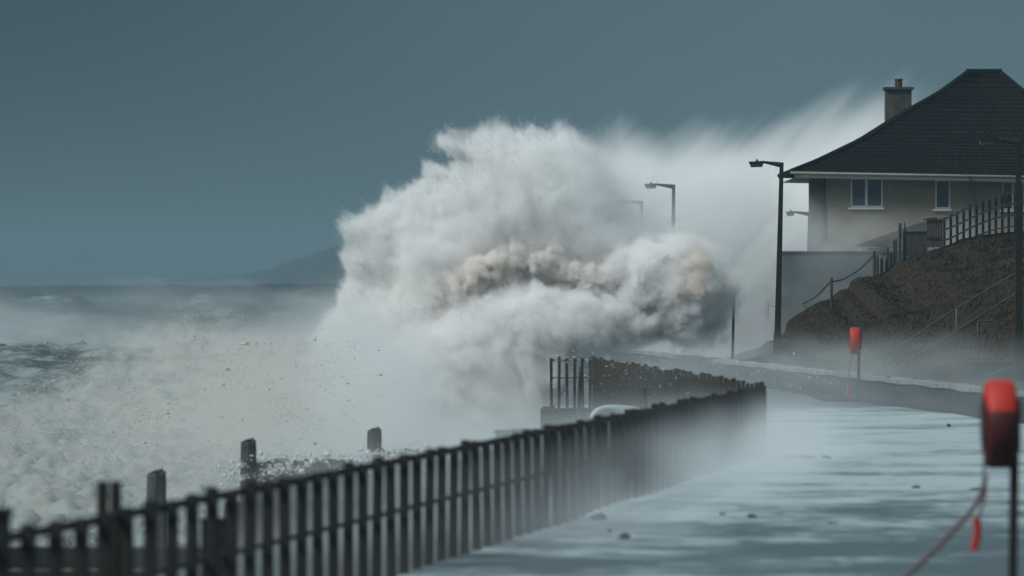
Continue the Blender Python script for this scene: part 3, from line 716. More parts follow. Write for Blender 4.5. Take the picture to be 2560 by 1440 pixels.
for i, (px_, py_, w_, lab) in enumerate(posts):
    p = P(px_, py_, FY+.2*(i % 3)); hh = 1.8; r_ = w_/F*FY/2
    b = MB()
    if i == 1: b.tube([(0, 0, -hh), (0, 0, -.45), (.01, 0, -.3), (0, 0, 0)], r_, 5, rr=[r_*1.1, r_, r_*.6, r_*.2])
    elif i in (5, 7): b.tube([(0, 0, -hh), (0, 0, -.12), (0, 0, 0)], r_, 8, rr=[r_*1.2, r_*1.15, r_*.6])
    else: b.tube([(.03*math.sin(i), 0, -hh), (0, 0, 0)], r_, 4, rr=[r_*1.5, r_*1.35])
    o = b.build('fence_post', M['timber'], bevel=0); o.location = p; tag(o, lab, 'post', 'old posts at the top of the bank')
for i, (x0_, y0_, x1_, y1_, lab) in enumerate([(2305, 605, 2305.5, 628, 'upright pale stick under the gate end'), (2307, 606, 2313, 611, 'small pale broken board under the gate'), (2318, 610, 2324, 620, 'bent pale splinter under the gate'), (2328, 609, 2337, 624, 'slanting pale stick under the middle of the gate'), (2348, 606, 2355, 617, 'slanting thin stick at the fence end of the gate')]):
    b = MB(); a = P(x0_, y0_, 219.5); c = P(x1_, y1_, 219.5); b.tube([Vector((0, 0, 0)), c-a], .02 if i != 1 else .05, 5)
    o = b.build('stick', M['chim']); o.location = a; tag(o, lab, 'stick', 'broken boards under the gate')
# rope fence
rpA, rpB, rpC = (1919, 755, 246.0), (2078.5, 694, 216.5), (2185.5, 627, 221.3)
for (px_, py_, Y_), w_, lab, hh in ((rpA, 7.5, 'faint rope-fence post half lost in the mist, left of the tall lamp', .75), (rpB, 8, 'rope-fence post standing alone on the edge of the bank', 1.1), (rpC, 8, 'dark end post where the upper rope is tied', 1.2)):
    p = P(px_, py_, Y_); r_ = w_/F*Y_/2; b = MB(); b.tube([(0, 0, -hh), (0, 0, -.02), (0, 0, 0)], r_, 8, rr=[r_, r_, r_*.8]); o = b.build('rope_post', M['timber'])
    o.location = p; tag(o, lab, 'post', 'posts of the rope fence')
def rope(pts, r_, m, name, lab, cat, parent=None):
    b = MB(); a = Vector(pts[0]); b.tube([Vector(p)-a for p in pts], r_, 6); o = b.build(name, m, smooth=True); o.location = a; tag(o, lab, cat); return o
def curve_px(pp, Y0, Y1, n=24):
    k = len(pp); tt = np.linspace(0, k-1, n); out = []
    for t_ in tt:
        i = min(int(t_), k-2); f_ = t_-i
        p0, p1, p2, p3 = [np.array(pp[max(0, min(k-1, j))], float) for j in (i-1, i, i+1, i+2)]
        q = .5*((2*p1)+(-p0+p2)*f_+(2*p0-5*p1+4*p2-p3)*f_**2+(-p0+3*p1-3*p2+p3)*f_**3)
        out.append(P(q[0], q[1], Y0+(Y1-Y0)*t_/(k-1)))
    return out
rope(curve_px([(1922, 762), (1945, 768), (1975, 768), (2005, 760), (2040, 741), (2076, 704)], 246, 216.5), .03, M['rope_dark'], 'sagging_rope', 'lower sagging rope, from behind the tall lamp to the lone post', 'rope')
rope(curve_px([(2081, 704), (2105, 699), (2130, 686), (2155, 668), (2183, 639)], 216.5, 221), .03, M['rope_dark'], 'sagging_rope', 'upper sagging rope between the lone post and the end post', 'rope')

# ---------------------------------------------------------------- stairs with handrails
st = empty('beach_stairs', P(2440, 920, 176)); tag(st, 'concrete steps with pale handrails climbing the bank at the right', 'stairs'); so_ = st.location.copy()
b = MB(); a = P(2433, 906, 172)-so_; c = P(2600, 990, 172)-so_; b.b2((a.x, -1.5+(-2.5), c.z), (c.x, .5, a.z)); b.build('landing', M['stone'], st, bevel=.02)
b = MB()
for k in range(14):
    t_ = k/13; p = P(2300+250*t_, 940-165*t_, 178+26*t_)-so_; b.box((p.x+.3, p.y, p.z-.55), (.7, 1.6, 1.0))
b.build('steps', M['earth'], st)
hr = mat('handrail', (.085, .088, .085), .6, (.05, .052, .05), 3)
def rail_line(pp, Y0, Y1, r_, m=hr, nm='handrail'):
    b = MB(); n = len(pp); b.tube([P(p[0], p[1], Y0+(Y1-Y0)*i/(n-1))-so_ for i, p in enumerate(pp)], r_, 6); b.build(nm, m, st, smooth=True)
rail_line([(2224, 879), (2306, 826), (2388, 772), (2463, 727), (2539, 682), (2620, 634)], 182, 200, .024)
rail_line([(2280, 895), (2338, 858), (2395, 822), (2467, 778), (2539, 733), (2620, 684)], 174, 192, .022)
rail_line([(2287, 908), (2330, 876), (2395, 826), (2444, 797)], 173, 184, .032, M['rail_dark'])
rail_line([(2447, 801), (2500, 802), (2580, 802)], 180, 180, .024, M['rail_dark'])
for (px_, y0_, y1_, Y_, r_, m_) in ((2287, 907, 948, 173, .036, M['rail_dark']), (2391, 772, 880, 186, .03, hr), (2445, 799, 912, 181, .036, M['rail_dark']), (2540, 802, 912, 181, .03, M['rail_dark'])):
    rail_line([(px_, y0_), (px_, y1_)], Y_, Y_, r_, m_, 'rail_post')
rail_line([(2466, 940), (2500, 927), (2540, 913)], 168, 168, .015)
tag(rope(curve_px([(2503, 864), (2512, 859), (2528, 857)], 181, 181, 8), .03, M['white'], 'torn_sheet', 'pale scrap caught on the bank beside the steps', 'litter'))

# ---------------------------------------------------------------- lifebuoy stations
def lifebuoy(Y, px_c, py_top, py_bot, px_post, labels, ropes):
    s_ = F/Y; zc = EYE-((py_top+py_bot)/2-720)/s_; rad = (py_bot-py_top)/s_/2; wd = .26
    r = empty('lifebuoy_station', (gx(px_post, Y), Y, 0)); tag(r, labels, 'lifebuoy', 'red lifebuoy stations on posts'); xc = (px_c-px_post)/s_
    b = MB(); nseg = 40; prof_ = [(-.5, 0), (-.5, .80), (-.44, .93), (-.30, 1.0), (.30, 1.0), (.44, .93), (.5, .80), (.5, 0)]
    vs = []
    for (ax, rr_) in prof_:
        for j in range(nseg):
            a = 2*math.pi*j/nseg; vs.append((xc+ax*wd, math.cos(a)*rr_*rad*.97, zc+math.sin(a)*rr_*rad))
    fs = [(i*nseg+j, i*nseg+(j+1) % nseg, (i+1)*nseg+(j+1) % nseg, (i+1)*nseg+j) for i in range(len(prof_)-1) for j in range(nseg)]
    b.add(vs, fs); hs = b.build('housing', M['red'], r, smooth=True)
    if Y < 60:  # near housing: shade on the lower part painted in as darker red
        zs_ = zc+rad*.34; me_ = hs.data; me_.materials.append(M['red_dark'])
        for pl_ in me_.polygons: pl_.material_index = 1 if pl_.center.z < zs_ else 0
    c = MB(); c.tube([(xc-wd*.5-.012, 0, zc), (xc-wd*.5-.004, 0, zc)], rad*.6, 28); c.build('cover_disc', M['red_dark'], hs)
    p = MB(); p.tube([(0.0, .0, -.3), (.03, 0, zc+rad*.55)], .042, 4, rr=[.05, .05]); p.build('post', M['railpost'], r, bevel=.006)
    k = MB(); k.b2((xc+wd*.5+.002, -.16, zc-.22), (xc+wd*.5+.03, .16, zc+.2)); k.build('bracket', M['railpost'], r)
    for nm, pp, rr_, m_ in ropes:
        q = MB(); o_ = Vector((gx(px_post, Y), Y, 0)); q.tube([v-o_ for v in curve_px(pp, Y-.05, Y-.05, 14)], rr_, 6); q.build(nm, m_, r, smooth=True)
    return r
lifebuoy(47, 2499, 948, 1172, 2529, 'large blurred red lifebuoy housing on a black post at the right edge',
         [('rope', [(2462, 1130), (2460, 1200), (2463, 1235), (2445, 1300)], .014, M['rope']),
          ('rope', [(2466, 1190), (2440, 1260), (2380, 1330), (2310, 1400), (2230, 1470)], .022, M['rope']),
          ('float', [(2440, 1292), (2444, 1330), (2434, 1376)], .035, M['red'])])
lifebuoy(140, 2137, 818, 885, 2145, 'small distant red lifebuoy housing on a post before the bank',
         [('float', [(2118, 950), (2121, 968), (2119, 990)], .03, M['red']), ('rope', [(2130, 885), (2124, 920), (2119, 952)], .012, M['rope'])])

# ---------------------------------------------------------------- small sign
sg = empty('notice_sign', P(1831, 912, 205)); tag(sg, 'slim post with a small pale notice panel, left of the tall lamp', 'sign'); go2 = sg.location.copy()
b = MB(); b.tube([P(1831, 915, 205)-go2, P(1834.5, 737, 205)-go2], .05, 4, rr=[.07, .065]); b.build('post', M['pole'], sg)
b = MB(); b.tube([P(1834, 743, 205)-go2, P(1834.3, 735, 205)-go2], .07, 4, rr=[.08, .08]); b.build('cap', M['rail_dark'], sg)
a = P(1821, 743, 204.9)-go2; c = P(1833, 770, 204.9)-go2
b = MB(); b.b2((a.x, a.y-.01, c.z), (c.x, a.y+.01, a.z)); pl = b.build('panel', M['signplate'], sg)
b = MB(); b.b2((a.x-.01, a.y-.02, a.z), (c.x, a.y+.02, a.z+.02)); b.b2((a.x-.01, a.y-.02, c.z-.02), (c.x, a.y+.02, c.z)); b.build('bracket', M['rail_dark'], sg)
b = MB()
for k, (q0, q1) in enumerate([(.35, .65), (.42, .58), (.2, .8), (.2, .6), (.25, .75), (.3, .5)]):
    z = a.z-.06-(a.z-c.z-.1)*k/6; w_ = c.x-a.x; b.b2((a.x+w_*q0, a.y-.015, z-.012), (a.x+w_*q1, a.y-.0105, z+.006))
b.build('text', M['signtext'], pl)

# ---------------------------------------------------------------- debris on the promenade
deb = [(1497, 1290, 40, 18, 'stone', 'flat dark stone nearest the railing foot'), (1562, 1338, 32, 17, 'stone', 'rounded dark stone nearest the bottom of the photo'), (1524, 1326, 13, 10, 'stone', 'small stone just left of the rounded one'),
       (1879, 1290, 24, 12, 'stone', 'lone dark stone in the middle of the wet promenade'), (2080, 1310, 32, 11, 'stone', 'long low stone right of the middle of the promenade'), (1806, 1284, 14, 7, 'pebble', 'tiny pebble left of the lone middle stone'),
       (2291, 1217, 20, 8, 'stone', 'small dark stone towards the blurred lifebuoy post'), (2440, 1223, 40, 9, 'stone', 'thin dark piece beside the hanging rope of the large lifebuoy'), (2372, 1062, 14, 9, 'stone', 'small far stone near the foot of the low wall'), (2222, 965, 16, 9, 'stone', 'dark lump lying on the low wall')]
for i, (px_, py_, w_, h_, nm, lab) in enumerate(deb):
    Y = 39822/(py_+h_*.4-720); s_ = F/Y
    if i == 9: Y = 136; s_ = F/Y
    bm = bmesh.new(); bmesh.ops.create_icosphere(bm, subdivisions=3, radius=1)
    for v in bm.verts:
        n = .25*math.sin(v.co.x*4+i)+.2*math.cos(v.co.y*5+i*2)+.15*math.sin(v.co.z*7)
        v.co *= 1+n*.5; v.co.x *= w_/s_/2; v.co.y *= w_/s_/2*.7; v.co.z *= h_/s_/2
    me = bpy.data.meshes.new(nm); bm.to_mesh(me); bm.free(); me.materials.append(M['stone'])
    o = bpy.data.objects.new(nm, me); C.objects.link(o); p = P(px_, py_, Y); o.location = (p.x, Y, max(h_/s_*.25, 0) if i != 9 else .64); tag(o, lab, 'stone', 'stones washed onto the promenade')
def weed(pp, lab):
    pts = [P(a, b_, 39822/(b_-720)) for a, b_ in pp]; pts = [Vector((p.x, p.y, .03)) for p in pts]
    b = MB(); o0 = pts[0]; b.tube([p-o0+Vector((0, 0, .015*math.sin(i*2))) for i, p in enumerate(pts)], .04, 6, rr=[.02]+[.035+.015*(i % 2) for i in range(len(pts)-2)]+[.02], sq=.7)
    o = b.build('seaweed_strand', M['stone'], smooth=True); o.location = o0; tag(o, lab, 'seaweed', 'strands lying on the promenade')
weed([(1938, 1149), (1955, 1146), (1975, 1145), (1990, 1146), (2005, 1147), (2020, 1146), (2036, 1147)], 'long dark strand lying across the foamy promenade')
weed([(2055, 1147), (2064, 1148), (2076, 1147)], 'short dark strand at the right end of the long one')

#@@VOLUMES
# ---------------------------------------------------------------- the breaking wave
WY = 175.0; ws = F/WY
def poly_sd(px, py, poly):
    """signed distance in px, positive inside"""
    x = px.ravel(); y = py.ravel(); d = np.full(x.shape, 1e9, np.float32); ins = np.zeros(x.shape, bool)
    n = len(poly)
    for i in range(n):
        x0, y0 = poly[i]; x1, y1 = poly[(i+1) % n]; ex, ey = x1-x0, y1-y0
        t_ = np.clip(((x-x0)*ex+(y-y0)*ey)/(ex*ex+ey*ey+1e-6), 0, 1)
        d = np.minimum(d, np.hypot(x-x0-t_*ex, y-y0-t_*ey))
        c = ((y0 > y) != (y1 > y)) & (x < (x1-x0)*(y-y0)/(y1-y0+1e-9)+x0); ins ^= c
    return np.where(ins, d, -d).reshape(px.shape)
OUT = [(1105, 350), (1165, 362), (1190, 348), (1240, 338), (1300, 332), (1360, 326), (1430, 338), (1490, 352), (1560, 392), (1620, 450), (1660, 520), (1690, 585), (1720, 590), (1790, 600), (1822, 650), (1815, 720),
       (1805, 800), (1770, 850), (1700, 840), (1560, 850), (1420, 880), (1370, 930), (1350, 1010), (1290, 1110), (940, 1110), (790, 1010), (800, 900), (830, 800), (875, 735), (915, 690), (893, 655), (915, 612), (890, 560), (935, 535), (985, 510), (1035, 488), (1070, 470), (1110, 440), (1085, 430), (1150, 415), (1178, 402), (1160, 380)]
lo = (gx(740, WY), WY-6, EYE-(1110-720)/ws); hi = (gx(1890, WY), WY+6, EYE-(250-720)/ws)
sh = (290, 110, 216)
X_, Y_, Z_ = axes(lo, hi, sh)
PXg = 1280+X_[:, 0, :]*ws; PYg = 720-(Z_[:, 0, :]-EYE)*ws
sd2 = poly_sd(PXg, PYg, OUT)/ws                                   # metres
D_ = Y_-WY
nA = (fbm(X_*.55, D_*.55, Z_*.55, 3, .5, 21)-.5)*.75                    # broad billows
wx = (fbm(X_*.9, D_*.9, Z_*.9, 2, .5, 26)-.5)*1.4
nB = fbm(X_*1.9+wx, D_*1.9, Z_*1.9-wx, 4, .72, 22)-.5                   # cauliflower detail
# jets thrown up and to the left, fanning out from the foot of the wave
ang = np.arctan2(Z_+2, X_-1.0); rad_ = np.hypot(Z_+2, X_-1.0)
nJ = fbm(ang*11+D_*.25, rad_*.38, D_*1.1, 4, .66, 23)-.5
def ell(cx, cy, rx, ry, d0, rd):
    return 1-np.sqrt(((1280+X_*ws-cx)/rx)**2+((720-(Z_-EYE)*ws-cy)/ry)**2+((D_-d0)/rd)**2)
fan = np.minimum(sd2[:, None, :]*.8, 1.6)-((D_-1.5)/3.0)**2*1.1
leftness = sstep(1450, 1100, 1280+X_*ws)
fan = fan+nA*.6+nB*.30+nJ*(.35+2.1*leftness*sstep(1.5, .3, sd2)[:, None, :])+.36
fan = np.minimum(fan, (sd2[:, None, :]+.16+nJ*2.0)*1.8)
dome = ell(1210, 975, 305, 245, -2.7, 2.6)*2.2+nA*1.1+nB*.7+nJ*.5
dome = np.maximum(dome, ell(1345, 818, 212, 116, -2.7, 2.0)*1.8+nA*1.0+nB*.7+nJ*.4)
rlobe = ell(1640, 700, 175, 115, -1.0, 2.4)*2.0+nA*2.6+nB*1.6+nJ*1.4
rlobe = np.maximum(rlobe, ell(1725, 745, 90, 125, -1.6, 1.8)*1.8+nA*2.4+nB*1.8+nJ*1.4)
rlobe = np.maximum(rlobe, ell(1520, 790, 120, 80, -1.8, 1.6)*1.6+nA*2.2+nB*2.2)
arch_d = np.full(X_.shape, 9.0, np.float32)
arc = [(1075, 775), (1110, 725), (1160, 690), (1230, 668), (1300, 650), (1360, 655), (1430, 680), (1500, 705), (1570, 720)]
PX3 = 1280+X_*ws; PY3 = 720-(Z_-EYE)*ws
for cx_, cy_ in [np.array(arc[i])*(1-f_)+np.array(arc[i+1])*f_ for i in range(len(arc)-1) for f_ in (0, .5)]:
    arch_d = np.minimum(arch_d, np.sqrt(((PX3-cx_)/ws)**2+((PY3-cy_)/ws)**2+((D_+1.7)*.6)**2))
rim = (.63-arch_d)*1.8+nA*1.0+nB*2.4+nJ*.8
field = np.maximum(np.maximum(fan, dome), np.maximum(rlobe, rim-.05))
soft = .30+.9*sstep(1420, 1560, PX3)*sstep(620, 420, PY3)+.5*sstep(900, 1050, PY3)
dens = np.clip(field/soft, 0, 1)
dens *= .35+.65*np.clip(.5+nB*3, 0, 1)
in_fan = (fan > np.maximum(np.maximum(dome, rlobe), rim))
dens *= np.where(in_fan, .6+.55*leftness, 1.0)
dens *= 1-.82*sstep(1380, 1620, PX3)*sstep(700, 500, PY3)
foam_v = vol_mat('white_spray', (.99, .99, .99), 3.4, .0)
core = isomesh('crashing_wave', lo, hi, np.clip((field-1.2*sstep(1370, 1500, PX3)*sstep(680, 520, PY3))*.5, 0, 1), .42, M['foam'])
# torn drops along the surface of the wave
r_ = np.random.default_rng(77)
shell = (field > -.22) & (field < .30)
wgt = (.25+1.6*leftness+.8*(rim > -.35))*np.clip(.5+nJ*4, 0.02, 1.5)*shell*(PY3 < 960)
cum = np.cumsum(wgt.ravel().astype(np.float64)); pick = np.searchsorted(cum, r_.random(170000)*cum[-1])
pick = np.minimum(pick, X_.size-1)
cell = np.array([(hi[i]-lo[i])/(sh[i]-1) for i in range(3)])
dp_ = np.stack([X_.ravel()[pick], Y_.ravel()[pick], Z_.ravel()[pick]], -1)+(r_.random((len(pick), 3))-.5)*cell
sz_ = .003+.004*r_.random(len(pick))+.010*(r_.random(len(pick)) > .985)
edge_pts = [(895, 660), (893, 655), (915, 612), (890, 560), (935, 535), (985, 510), (1035, 488), (1070, 470), (1110, 440), (1085, 430), (1150, 415), (1178, 402), (1160, 380), (1105, 350), (1165, 362), (1190, 348), (1240, 338), (1300, 332), (1360, 326), (1430, 340)]
jets, js = [], []
for _ in range(620):
    q_ = r_.random()**1.2*(len(edge_pts)-1.001); i_ = int(q_); f_ = q_-i_
    cx_ = edge_pts[i_][0]*(1-f_)+edge_pts[i_+1][0]*f_; cy_ = edge_pts[i_][1]*(1-f_)+edge_pts[i_+1][1]*f_
    dx_, dy_ = cx_-1500, cy_-800; ln_j = math.hypot(dx_, dy_); dx_ /= ln_j; dy_ /= ln_j
    a_ = r_.normal(0, .22); dx_, dy_ = dx_*math.cos(a_)-dy_*math.sin(a_), dx_*math.sin(a_)+dy_*math.cos(a_)
    n_j = int(r_.integers(30, 110)); L_ = r_.gamma(2, 8)+6; tt_ = r_.random(n_j)**.8
    bend = r_.normal(8, 10)
    sx_ = cx_-dx_*45+(dx_*tt_)*(45+L_)+r_.normal(0, 2.2, n_j)*(.4+tt_)+bend*tt_**2
    sy_ = cy_-dy_*45+(dy_*tt_)*(45+L_)+r_.normal(0, 2.2, n_j)*(.4+tt_)+abs(bend)*.5*tt_**2
    d_j = 1.5+r_.normal(0, .8)
    jets.append(np.stack([(sx_-1280)/ws, WY+d_j+r_.normal(0, .05, n_j), EYE-(sy_-720)/ws], -1)); js.append((.012-.007*tt_)*(.6+.8*r_.random(n_j)))
dp_ = np.concatenate([dp_]+jets); sz_ = np.concatenate([sz_]+js)
fl = flecks('torn_spray', dp_.astype(np.float32), sz_.astype(np.float32), M['foam'], (1.3, 1, 1.1))
fl.parent = core
tag(core, 'huge white wave exploding over the sea wall in the middle of the photo', 'wave')
volume('spray_plume', lo, hi, dens, foam_v, core)
# sandy water torn up inside the wave
sand = np.clip((rim-.02)*1.6, 0, 1)*sstep(1060, 1120, PX3)*sstep(1560, 1440, PX3)
sand = np.maximum(sand, .7*np.clip(ell(1735, 690, 95, 80, -2.4, 1.4)*2+nA*2+nB*5-.35, 0, 1))
sand = np.maximum(sand, .6*np.clip(ell(1400, 640, 220, 70, -.9, 1.5)*2+nA*2+nB*3.4-.45, 0, 1))
volume('sandy_water', lo, hi, sand, vol_mat('sandy_spray', (.95, .885, .815), 3.6), core)

# ---------------------------------------------------------------- drifting spray
def mist(name, lo, hi, sh, fn, m, label):
    X, Y, Z = axes(lo, hi, sh); Yc = (lo[1]+hi[1])/2; k = F/Yc
    d = fn(X, Y, Z, 1280+X*k, 720-(Z-EYE)*k)
    return tag(volume(name, lo, hi, np.clip(d, 0, None), m), label, kind='stuff')
def box_px(px0, px1, py0, py1, Ya, Yb):
    Yc = (Ya+Yb)/2; return (gx(px0, Yc), Ya, EYE-(py1-720)/F*Yc), (gx(px1, Yc), Yb, EYE-(py0-720)/F*Yc)
def edge(t, m): return sstep(0, m, t)*sstep(1, 1-m, t)
# bright wall of blown spray behind the lamps and house
lo, hi = box_px(1300, 2900, 180, 960, 262, 296)
def f(X, Y, Z, px, py):
    a = math.radians(48); uu = X*math.cos(a)+Z*math.sin(a); vv = -X*math.sin(a)+Z*math.cos(a)
    n = fbm(uu*.09, vv*.80, Y*.10, 4, .62, 31); n2 = fbm(uu*.05, vv*.22, Y*.06, 3, .5, 32)
    topy = np.interp(px, [1300, 1450, 1560, 1660, 1750, 1850, 2000, 2120, 2220, 2400, 2900], [430, 380, 300, 370, 330, 350, 300, 240, 210, 280, 400])
    base = sstep(-60, 190, py-topy-(n2-.5)*200-(n-.5)*330)
    d = base*np.clip((n-.34)*4.6, .0, 2)*(.22+.78*sstep(360, 600, py))
    d *= 1-.85*sstep(760, 880, py+(1900-px)*.1)
    d *= sstep(1330, 1600, px)*(1-.75*sstep(2050, 2500, px))
    return d*sstep(lo[1], lo[1]+8, Y)*sstep(hi[1], hi[1]-8, Y)
mist('sea_spray', lo, hi, (180, 24, 100), f, vol_mat('blown_spray', (.985, .99, .99), 1.0), 'bright spray blown up behind the lamps and the house')
# thin spray in front of the third and fourth lamps
lo, hi = box_px(1440, 1960, 330, 960, 206, 232)
def f(X, Y, Z, px, py):
    n = fbm(X*.4+Z*.2, Y*.3, Z*.4-X*.2, 4, .55, 35)
    return np.clip((n-.25)*2.2, 0, 1.4)*sstep(400, 600, py+(n-.5)*120)*sstep(1450, 1560, px)*sstep(1950, 1860, px)*sstep(lo[1], lo[1]+5, Y)*sstep(hi[1], hi[1]-5, Y)
mist('lamp_mist', lo, hi, (80, 16, 90), f, vol_mat('lamp_mist', (.97, .98, .985), .085), 'thin spray veiling the half hidden lamps right of the wave')
# mist in front of the house wall and retaining wall
lo, hi = box_px(1840, 2620, 440, 900, 226.5, 233)
def f(X, Y, Z, px, py):
    n = fbm(X*.35, Y*.3, Z*.5, 4, .55, 41)
    return np.clip((n-.28)*2.2, 0, 1.2)*sstep(470, 640, py+(px-2100)*-.10)*sstep(1850, 1960, px)*sstep(2600, 2350, px)
mist('house_mist', lo, hi, (110, 14, 70), f, vol_mat('thin_mist', (.96, .98, .99), .24), 'thin mist drifting across the lower house wall')
# spray torn off the distant swells
lo, hi = box_px(-700, 1250, 660, 900, 470, 540)
def f(X, Y, Z, px, py):
    n = fbm(X*.10+Z*.1, Y*.06, Z*.3, 4, .6, 57)
    return np.clip((n-.36)*3, 0, 1.5)*sstep(690, 800, py+(n-.5)*190-40*sstep(330, 0, np.abs(px-230)))*sstep(-690, -400, px)
mist('distant_spray', lo, hi, (140, 10, 40), f, vol_mat('distant_spray', (.90, .955, .975), .026), 'veil of spray torn off the distant swells')
# spray to the left of the wave over the surf
lo, hi = box_px(150, 1480, 560, 1240, 140, 168)
def f(X, Y, Z, px, py):
    n = fbm(X*.32, Y*.25, Z*.40, 4, .58, 51); n2 = fbm(X*.9, Y*.6, Z*1.1, 3, .6, 52)
    topy = np.interp(px, [150, 350, 560, 700, 800, 900, 1000, 1150, 1300, 1480], [900, 850, 800, 770, 730, 690, 760, 900, 930, 980])
    b_ = sstep(-40, 230, py-topy-(n-.5)*240)
    x_ = np.interp(px, [150, 450, 700, 900, 1050, 1300, 1400, 1480], [.06, .18, .55, 1.0, .9, .6, .25, 0])
    return b_*x_*np.clip((n-.22)*2+(n2-.5)*.8, 0, 1.6)*sstep(lo[1], lo[1]+6, Y)*sstep(hi[1], hi[1]-6, Y)*sstep(1235, 1080, py)
mist('surf_spray', lo, hi, (170, 24, 90), f, vol_mat('surf_spray', (.955, .965, .97), .20), 'soft white spray hanging over the surf left of the wave')
lo, hi = box_px(-500, 1100, 740, 1330, 112, 138)
def f(X, Y, Z, px, py):
    n = fbm(X*1.0, Y*.7, Z*1.2, 3, .6, 55); n2 = fbm(X*3.6, Y*2.2, Z*3.8, 3, .65, 56)
    topy = np.interp(px, [-500, -100, 100, 200, 330, 450, 560, 700, 850, 1020], [1040, 1000, 960, 900, 800, 785, 810, 800, 840, 880])
    b_ = sstep(-10, 60, py-topy-(n-.5)*160)
    return b_*np.clip((n-.46)*5+(n2-.5)*8, 0, 2.2)*(.35+.65*sstep(330, 120, np.hypot(px-540, (py-900)*1.1)))*sstep(-490, -300, px)*sstep(1090, 640, px)*sstep(1325, 1230, py)*sstep(lo[1], lo[1]+6, Y)*sstep(hi[1], hi[1]-6, Y)
mist('surf_splash', lo, hi, (300, 40, 120), f, vol_mat('surf_splash', (.86, .84, .79), .13), 'churned sandy splash rising from the surf at the left')
# low mist over the wall and road
lo, hi = box_px(1380, 2640, 790, 1030, 100, 168)
def f(X, Y, Z, px, py):
    n = fbm(X*.5, Y*.25, Z*1.4, 4, .6, 61)
    return np.clip((n-.33)*3, 0, 1.5)*sstep(820, 930, py+(n-.5)*120)*sstep(1390, 1700, px)*(1-.45*sstep(2200, 2600, px))
mist('ground_mist', lo, hi, (140, 20, 30), f, vol_mat('ground_mist', (.90, .955, .975), .018), 'low misty spray over the far wall and road')
# spray sheeting off the railing corner on to the promenade
lo, hi = box_px(1700, 2150, 960, 1200, 84, 94)
def f(X, Y, Z, px, py):
    n = fbm(X*1.2, Y*.7, Z*1.6, 4, .6, 71)
    xl = np.interp(py, [960, 1020, 1060, 1110, 1150, 1200], [2000, 1935, 1850, 1800, 1770, 1740])
    return np.clip((n-.25)*2.4, 0, 1.4)*sstep(-20, 60, px-xl+(n-.5)*60)*sstep(990, 1060, py)*sstep(2140, 1930, px)
mist('corner_spray', lo, hi, (90, 30, 60), f, vol_mat('corner_spray', (.94, .965, .975), .17), 'spray sheeting off the railing corner on to the promenade')
lo, hi = (-9.5, 44, -.6), (12, 98, 1.25)
def f(X, Y, Z, px, py):
    n = fbm(X*.8, Y*.3, Z*1.5, 3, .55, 75); dx = X-fx(Y)
    return np.clip((n-.25)*2, 0, 1.2)*sstep(1.3, .1, Z)*sstep(2.6, .3, dx)*sstep(-4.5, -1, dx)*sstep(50, 80, Y)*sstep(98, 94, Y)
mist('railing_mist', lo, hi, (110, 80, 16), f, vol_mat('railing_mist', (.90, .955, .975), .27), 'low spray blowing through the foot of the near railing')
# small curl of water behind the railing
cs = MB(); p0 = P(1520, 1035, 118); sc_ = F/118
def curl(u, v):
    a = math.pi*(1.0-u*1.25); rr_ = (32+10*v)/sc_
    return Vector((math.cos(a)*rr_*1.5+v*45/sc_, (v-.5)*1.4, math.sin(a)*rr_*1.15*(1-.35*v)-.1))
cs.grid(30, 14, curl)
o = cs.build('curling_wave', mat('green_water', (.26, .33, .35), .6, (.40, .46, .48), 3, bump=.02), smooth=True); o.location = p0; mo = o.modifiers.new('s', 'SOLIDIFY'); mo.thickness = .12; tag(o, 'small curling breaker just behind the railing, below the far railing', 'wave')

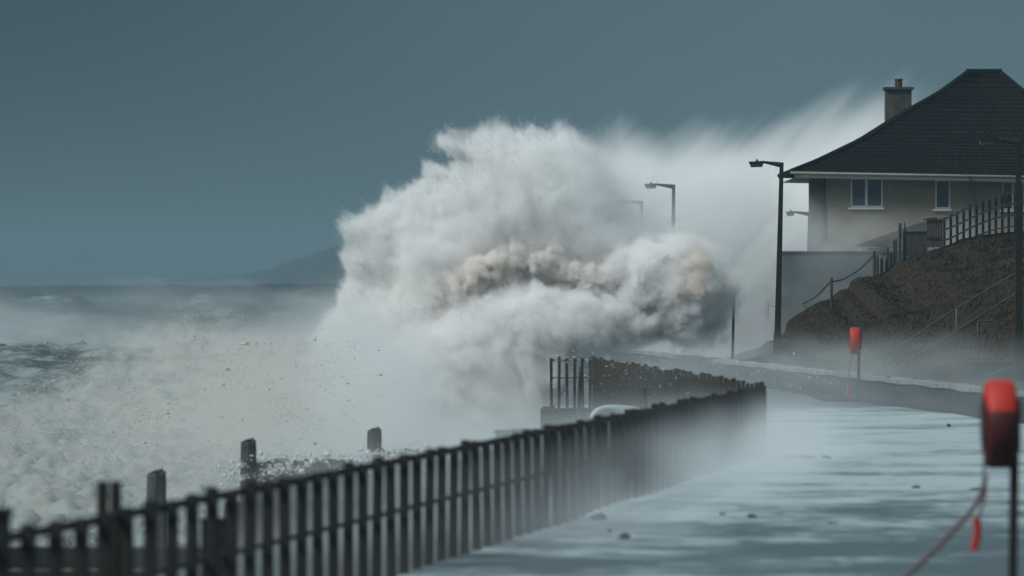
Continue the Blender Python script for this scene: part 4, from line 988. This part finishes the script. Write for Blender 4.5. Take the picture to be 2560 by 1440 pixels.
# ---------------------------------------------------------------- drops and clots
def scatter(n, fn, seed):
    r_ = np.random.default_rng(seed); return fn(r_, n)
def f(r_, n):
    px = np.where(r_.random(n) < .6, r_.normal(500, 190, n), r_.uniform(-300, 900, n)); py = 985+r_.normal(0, 120, n)-(px-520)*.10; Y = r_.uniform(108, 150, n)
    k = fbm(px*.011, py*.016, Y*.15, 3, .6, 81)
    ok = (k > .50) & (px > -400) & (px < 1000) & (py > 775+np.abs(px-520)*.12) & (py < 1250)
    px, py, Y = px[ok], py[ok], Y[ok]
    return np.stack([(px-1280)/F*Y, Y, EYE-(py-720)/F*Y], -1)
pts = scatter(60000, f, 1)
tag(flecks('surf_foam', pts, np.random.default_rng(2).gamma(1.1, .0045, len(pts)).astype(np.float32), M['sandfoam'], (2.2, 1, .6)), 'sandy clots of foam thrown up from the surf', 'foam', kind='stuff')
def f(r_, n):
    px = r_.uniform(1380, 2080, n); py = 905+(px-1400)*.085+r_.normal(0, 34, n); Y = r_.uniform(104, 136, n)
    k = fbm(px*.01, py*.02, Y*.1, 2, .6, 82); ok = (k > .47) & (py > 800)
    px, py, Y = px[ok], py[ok], Y[ok]; return np.stack([(px-1280)/F*Y, Y, EYE-(py-720)/F*Y], -1)
pts = scatter(3000, f, 3)
tag(flecks('spray_drops', pts, np.random.default_rng(4).gamma(1.4, .0034, len(pts)).astype(np.float32), M['foam'], (1.3, 1, 1)), 'bright drops of spray flying past the far railing', 'spray', kind='stuff')
# foam heaped on the low groyne boards
def f(r_, n):
    px = r_.uniform(540, 1180, n); py = np.interp(px, [540, 640, 900, 1180], [1188, 1172, 1150, 1132])+r_.normal(0, 13, n); Y = r_.uniform(96, 107, n)
    k = fbm(px*.03, py*.05, Y*.3, 2, .6, 83); ok = k > .45
    px, py, Y = px[ok], py[ok], Y[ok]; return np.stack([(px-1280)/F*Y, Y, EYE-(py-720)/F*Y], -1)
pts = scatter(9000, f, 5)
tag(flecks('groyne_foam', pts, np.random.default_rng(6).gamma(1.5, .0065, len(pts)).astype(np.float32), M['foam'], (1.4, 1, 1)), 'broken white foam tumbling over the low groyne boards', 'foam', kind='stuff')

# ---------------------------------------------------------------- haze
hz = bpy.data.materials.new('haze'); hz.use_nodes = True; t_ = hz.node_tree; t_.nodes.remove(t_.nodes['Principled BSDF'])
pv = t_.nodes.new('ShaderNodeVolumePrincipled'); t_.links.new(pv.outputs[0], t_.nodes['Material Output'].inputs['Volume'])
pv.inputs['Color'].default_value = (.28, .42, .48, 1); pv.inputs['Density'].default_value = .00040
b = MB(); b.b2((-3200, -60, -8), (2200, 6300, 62)); tag(b.build('haze', hz), 'thin sea haze over the whole bay', kind='stuff')
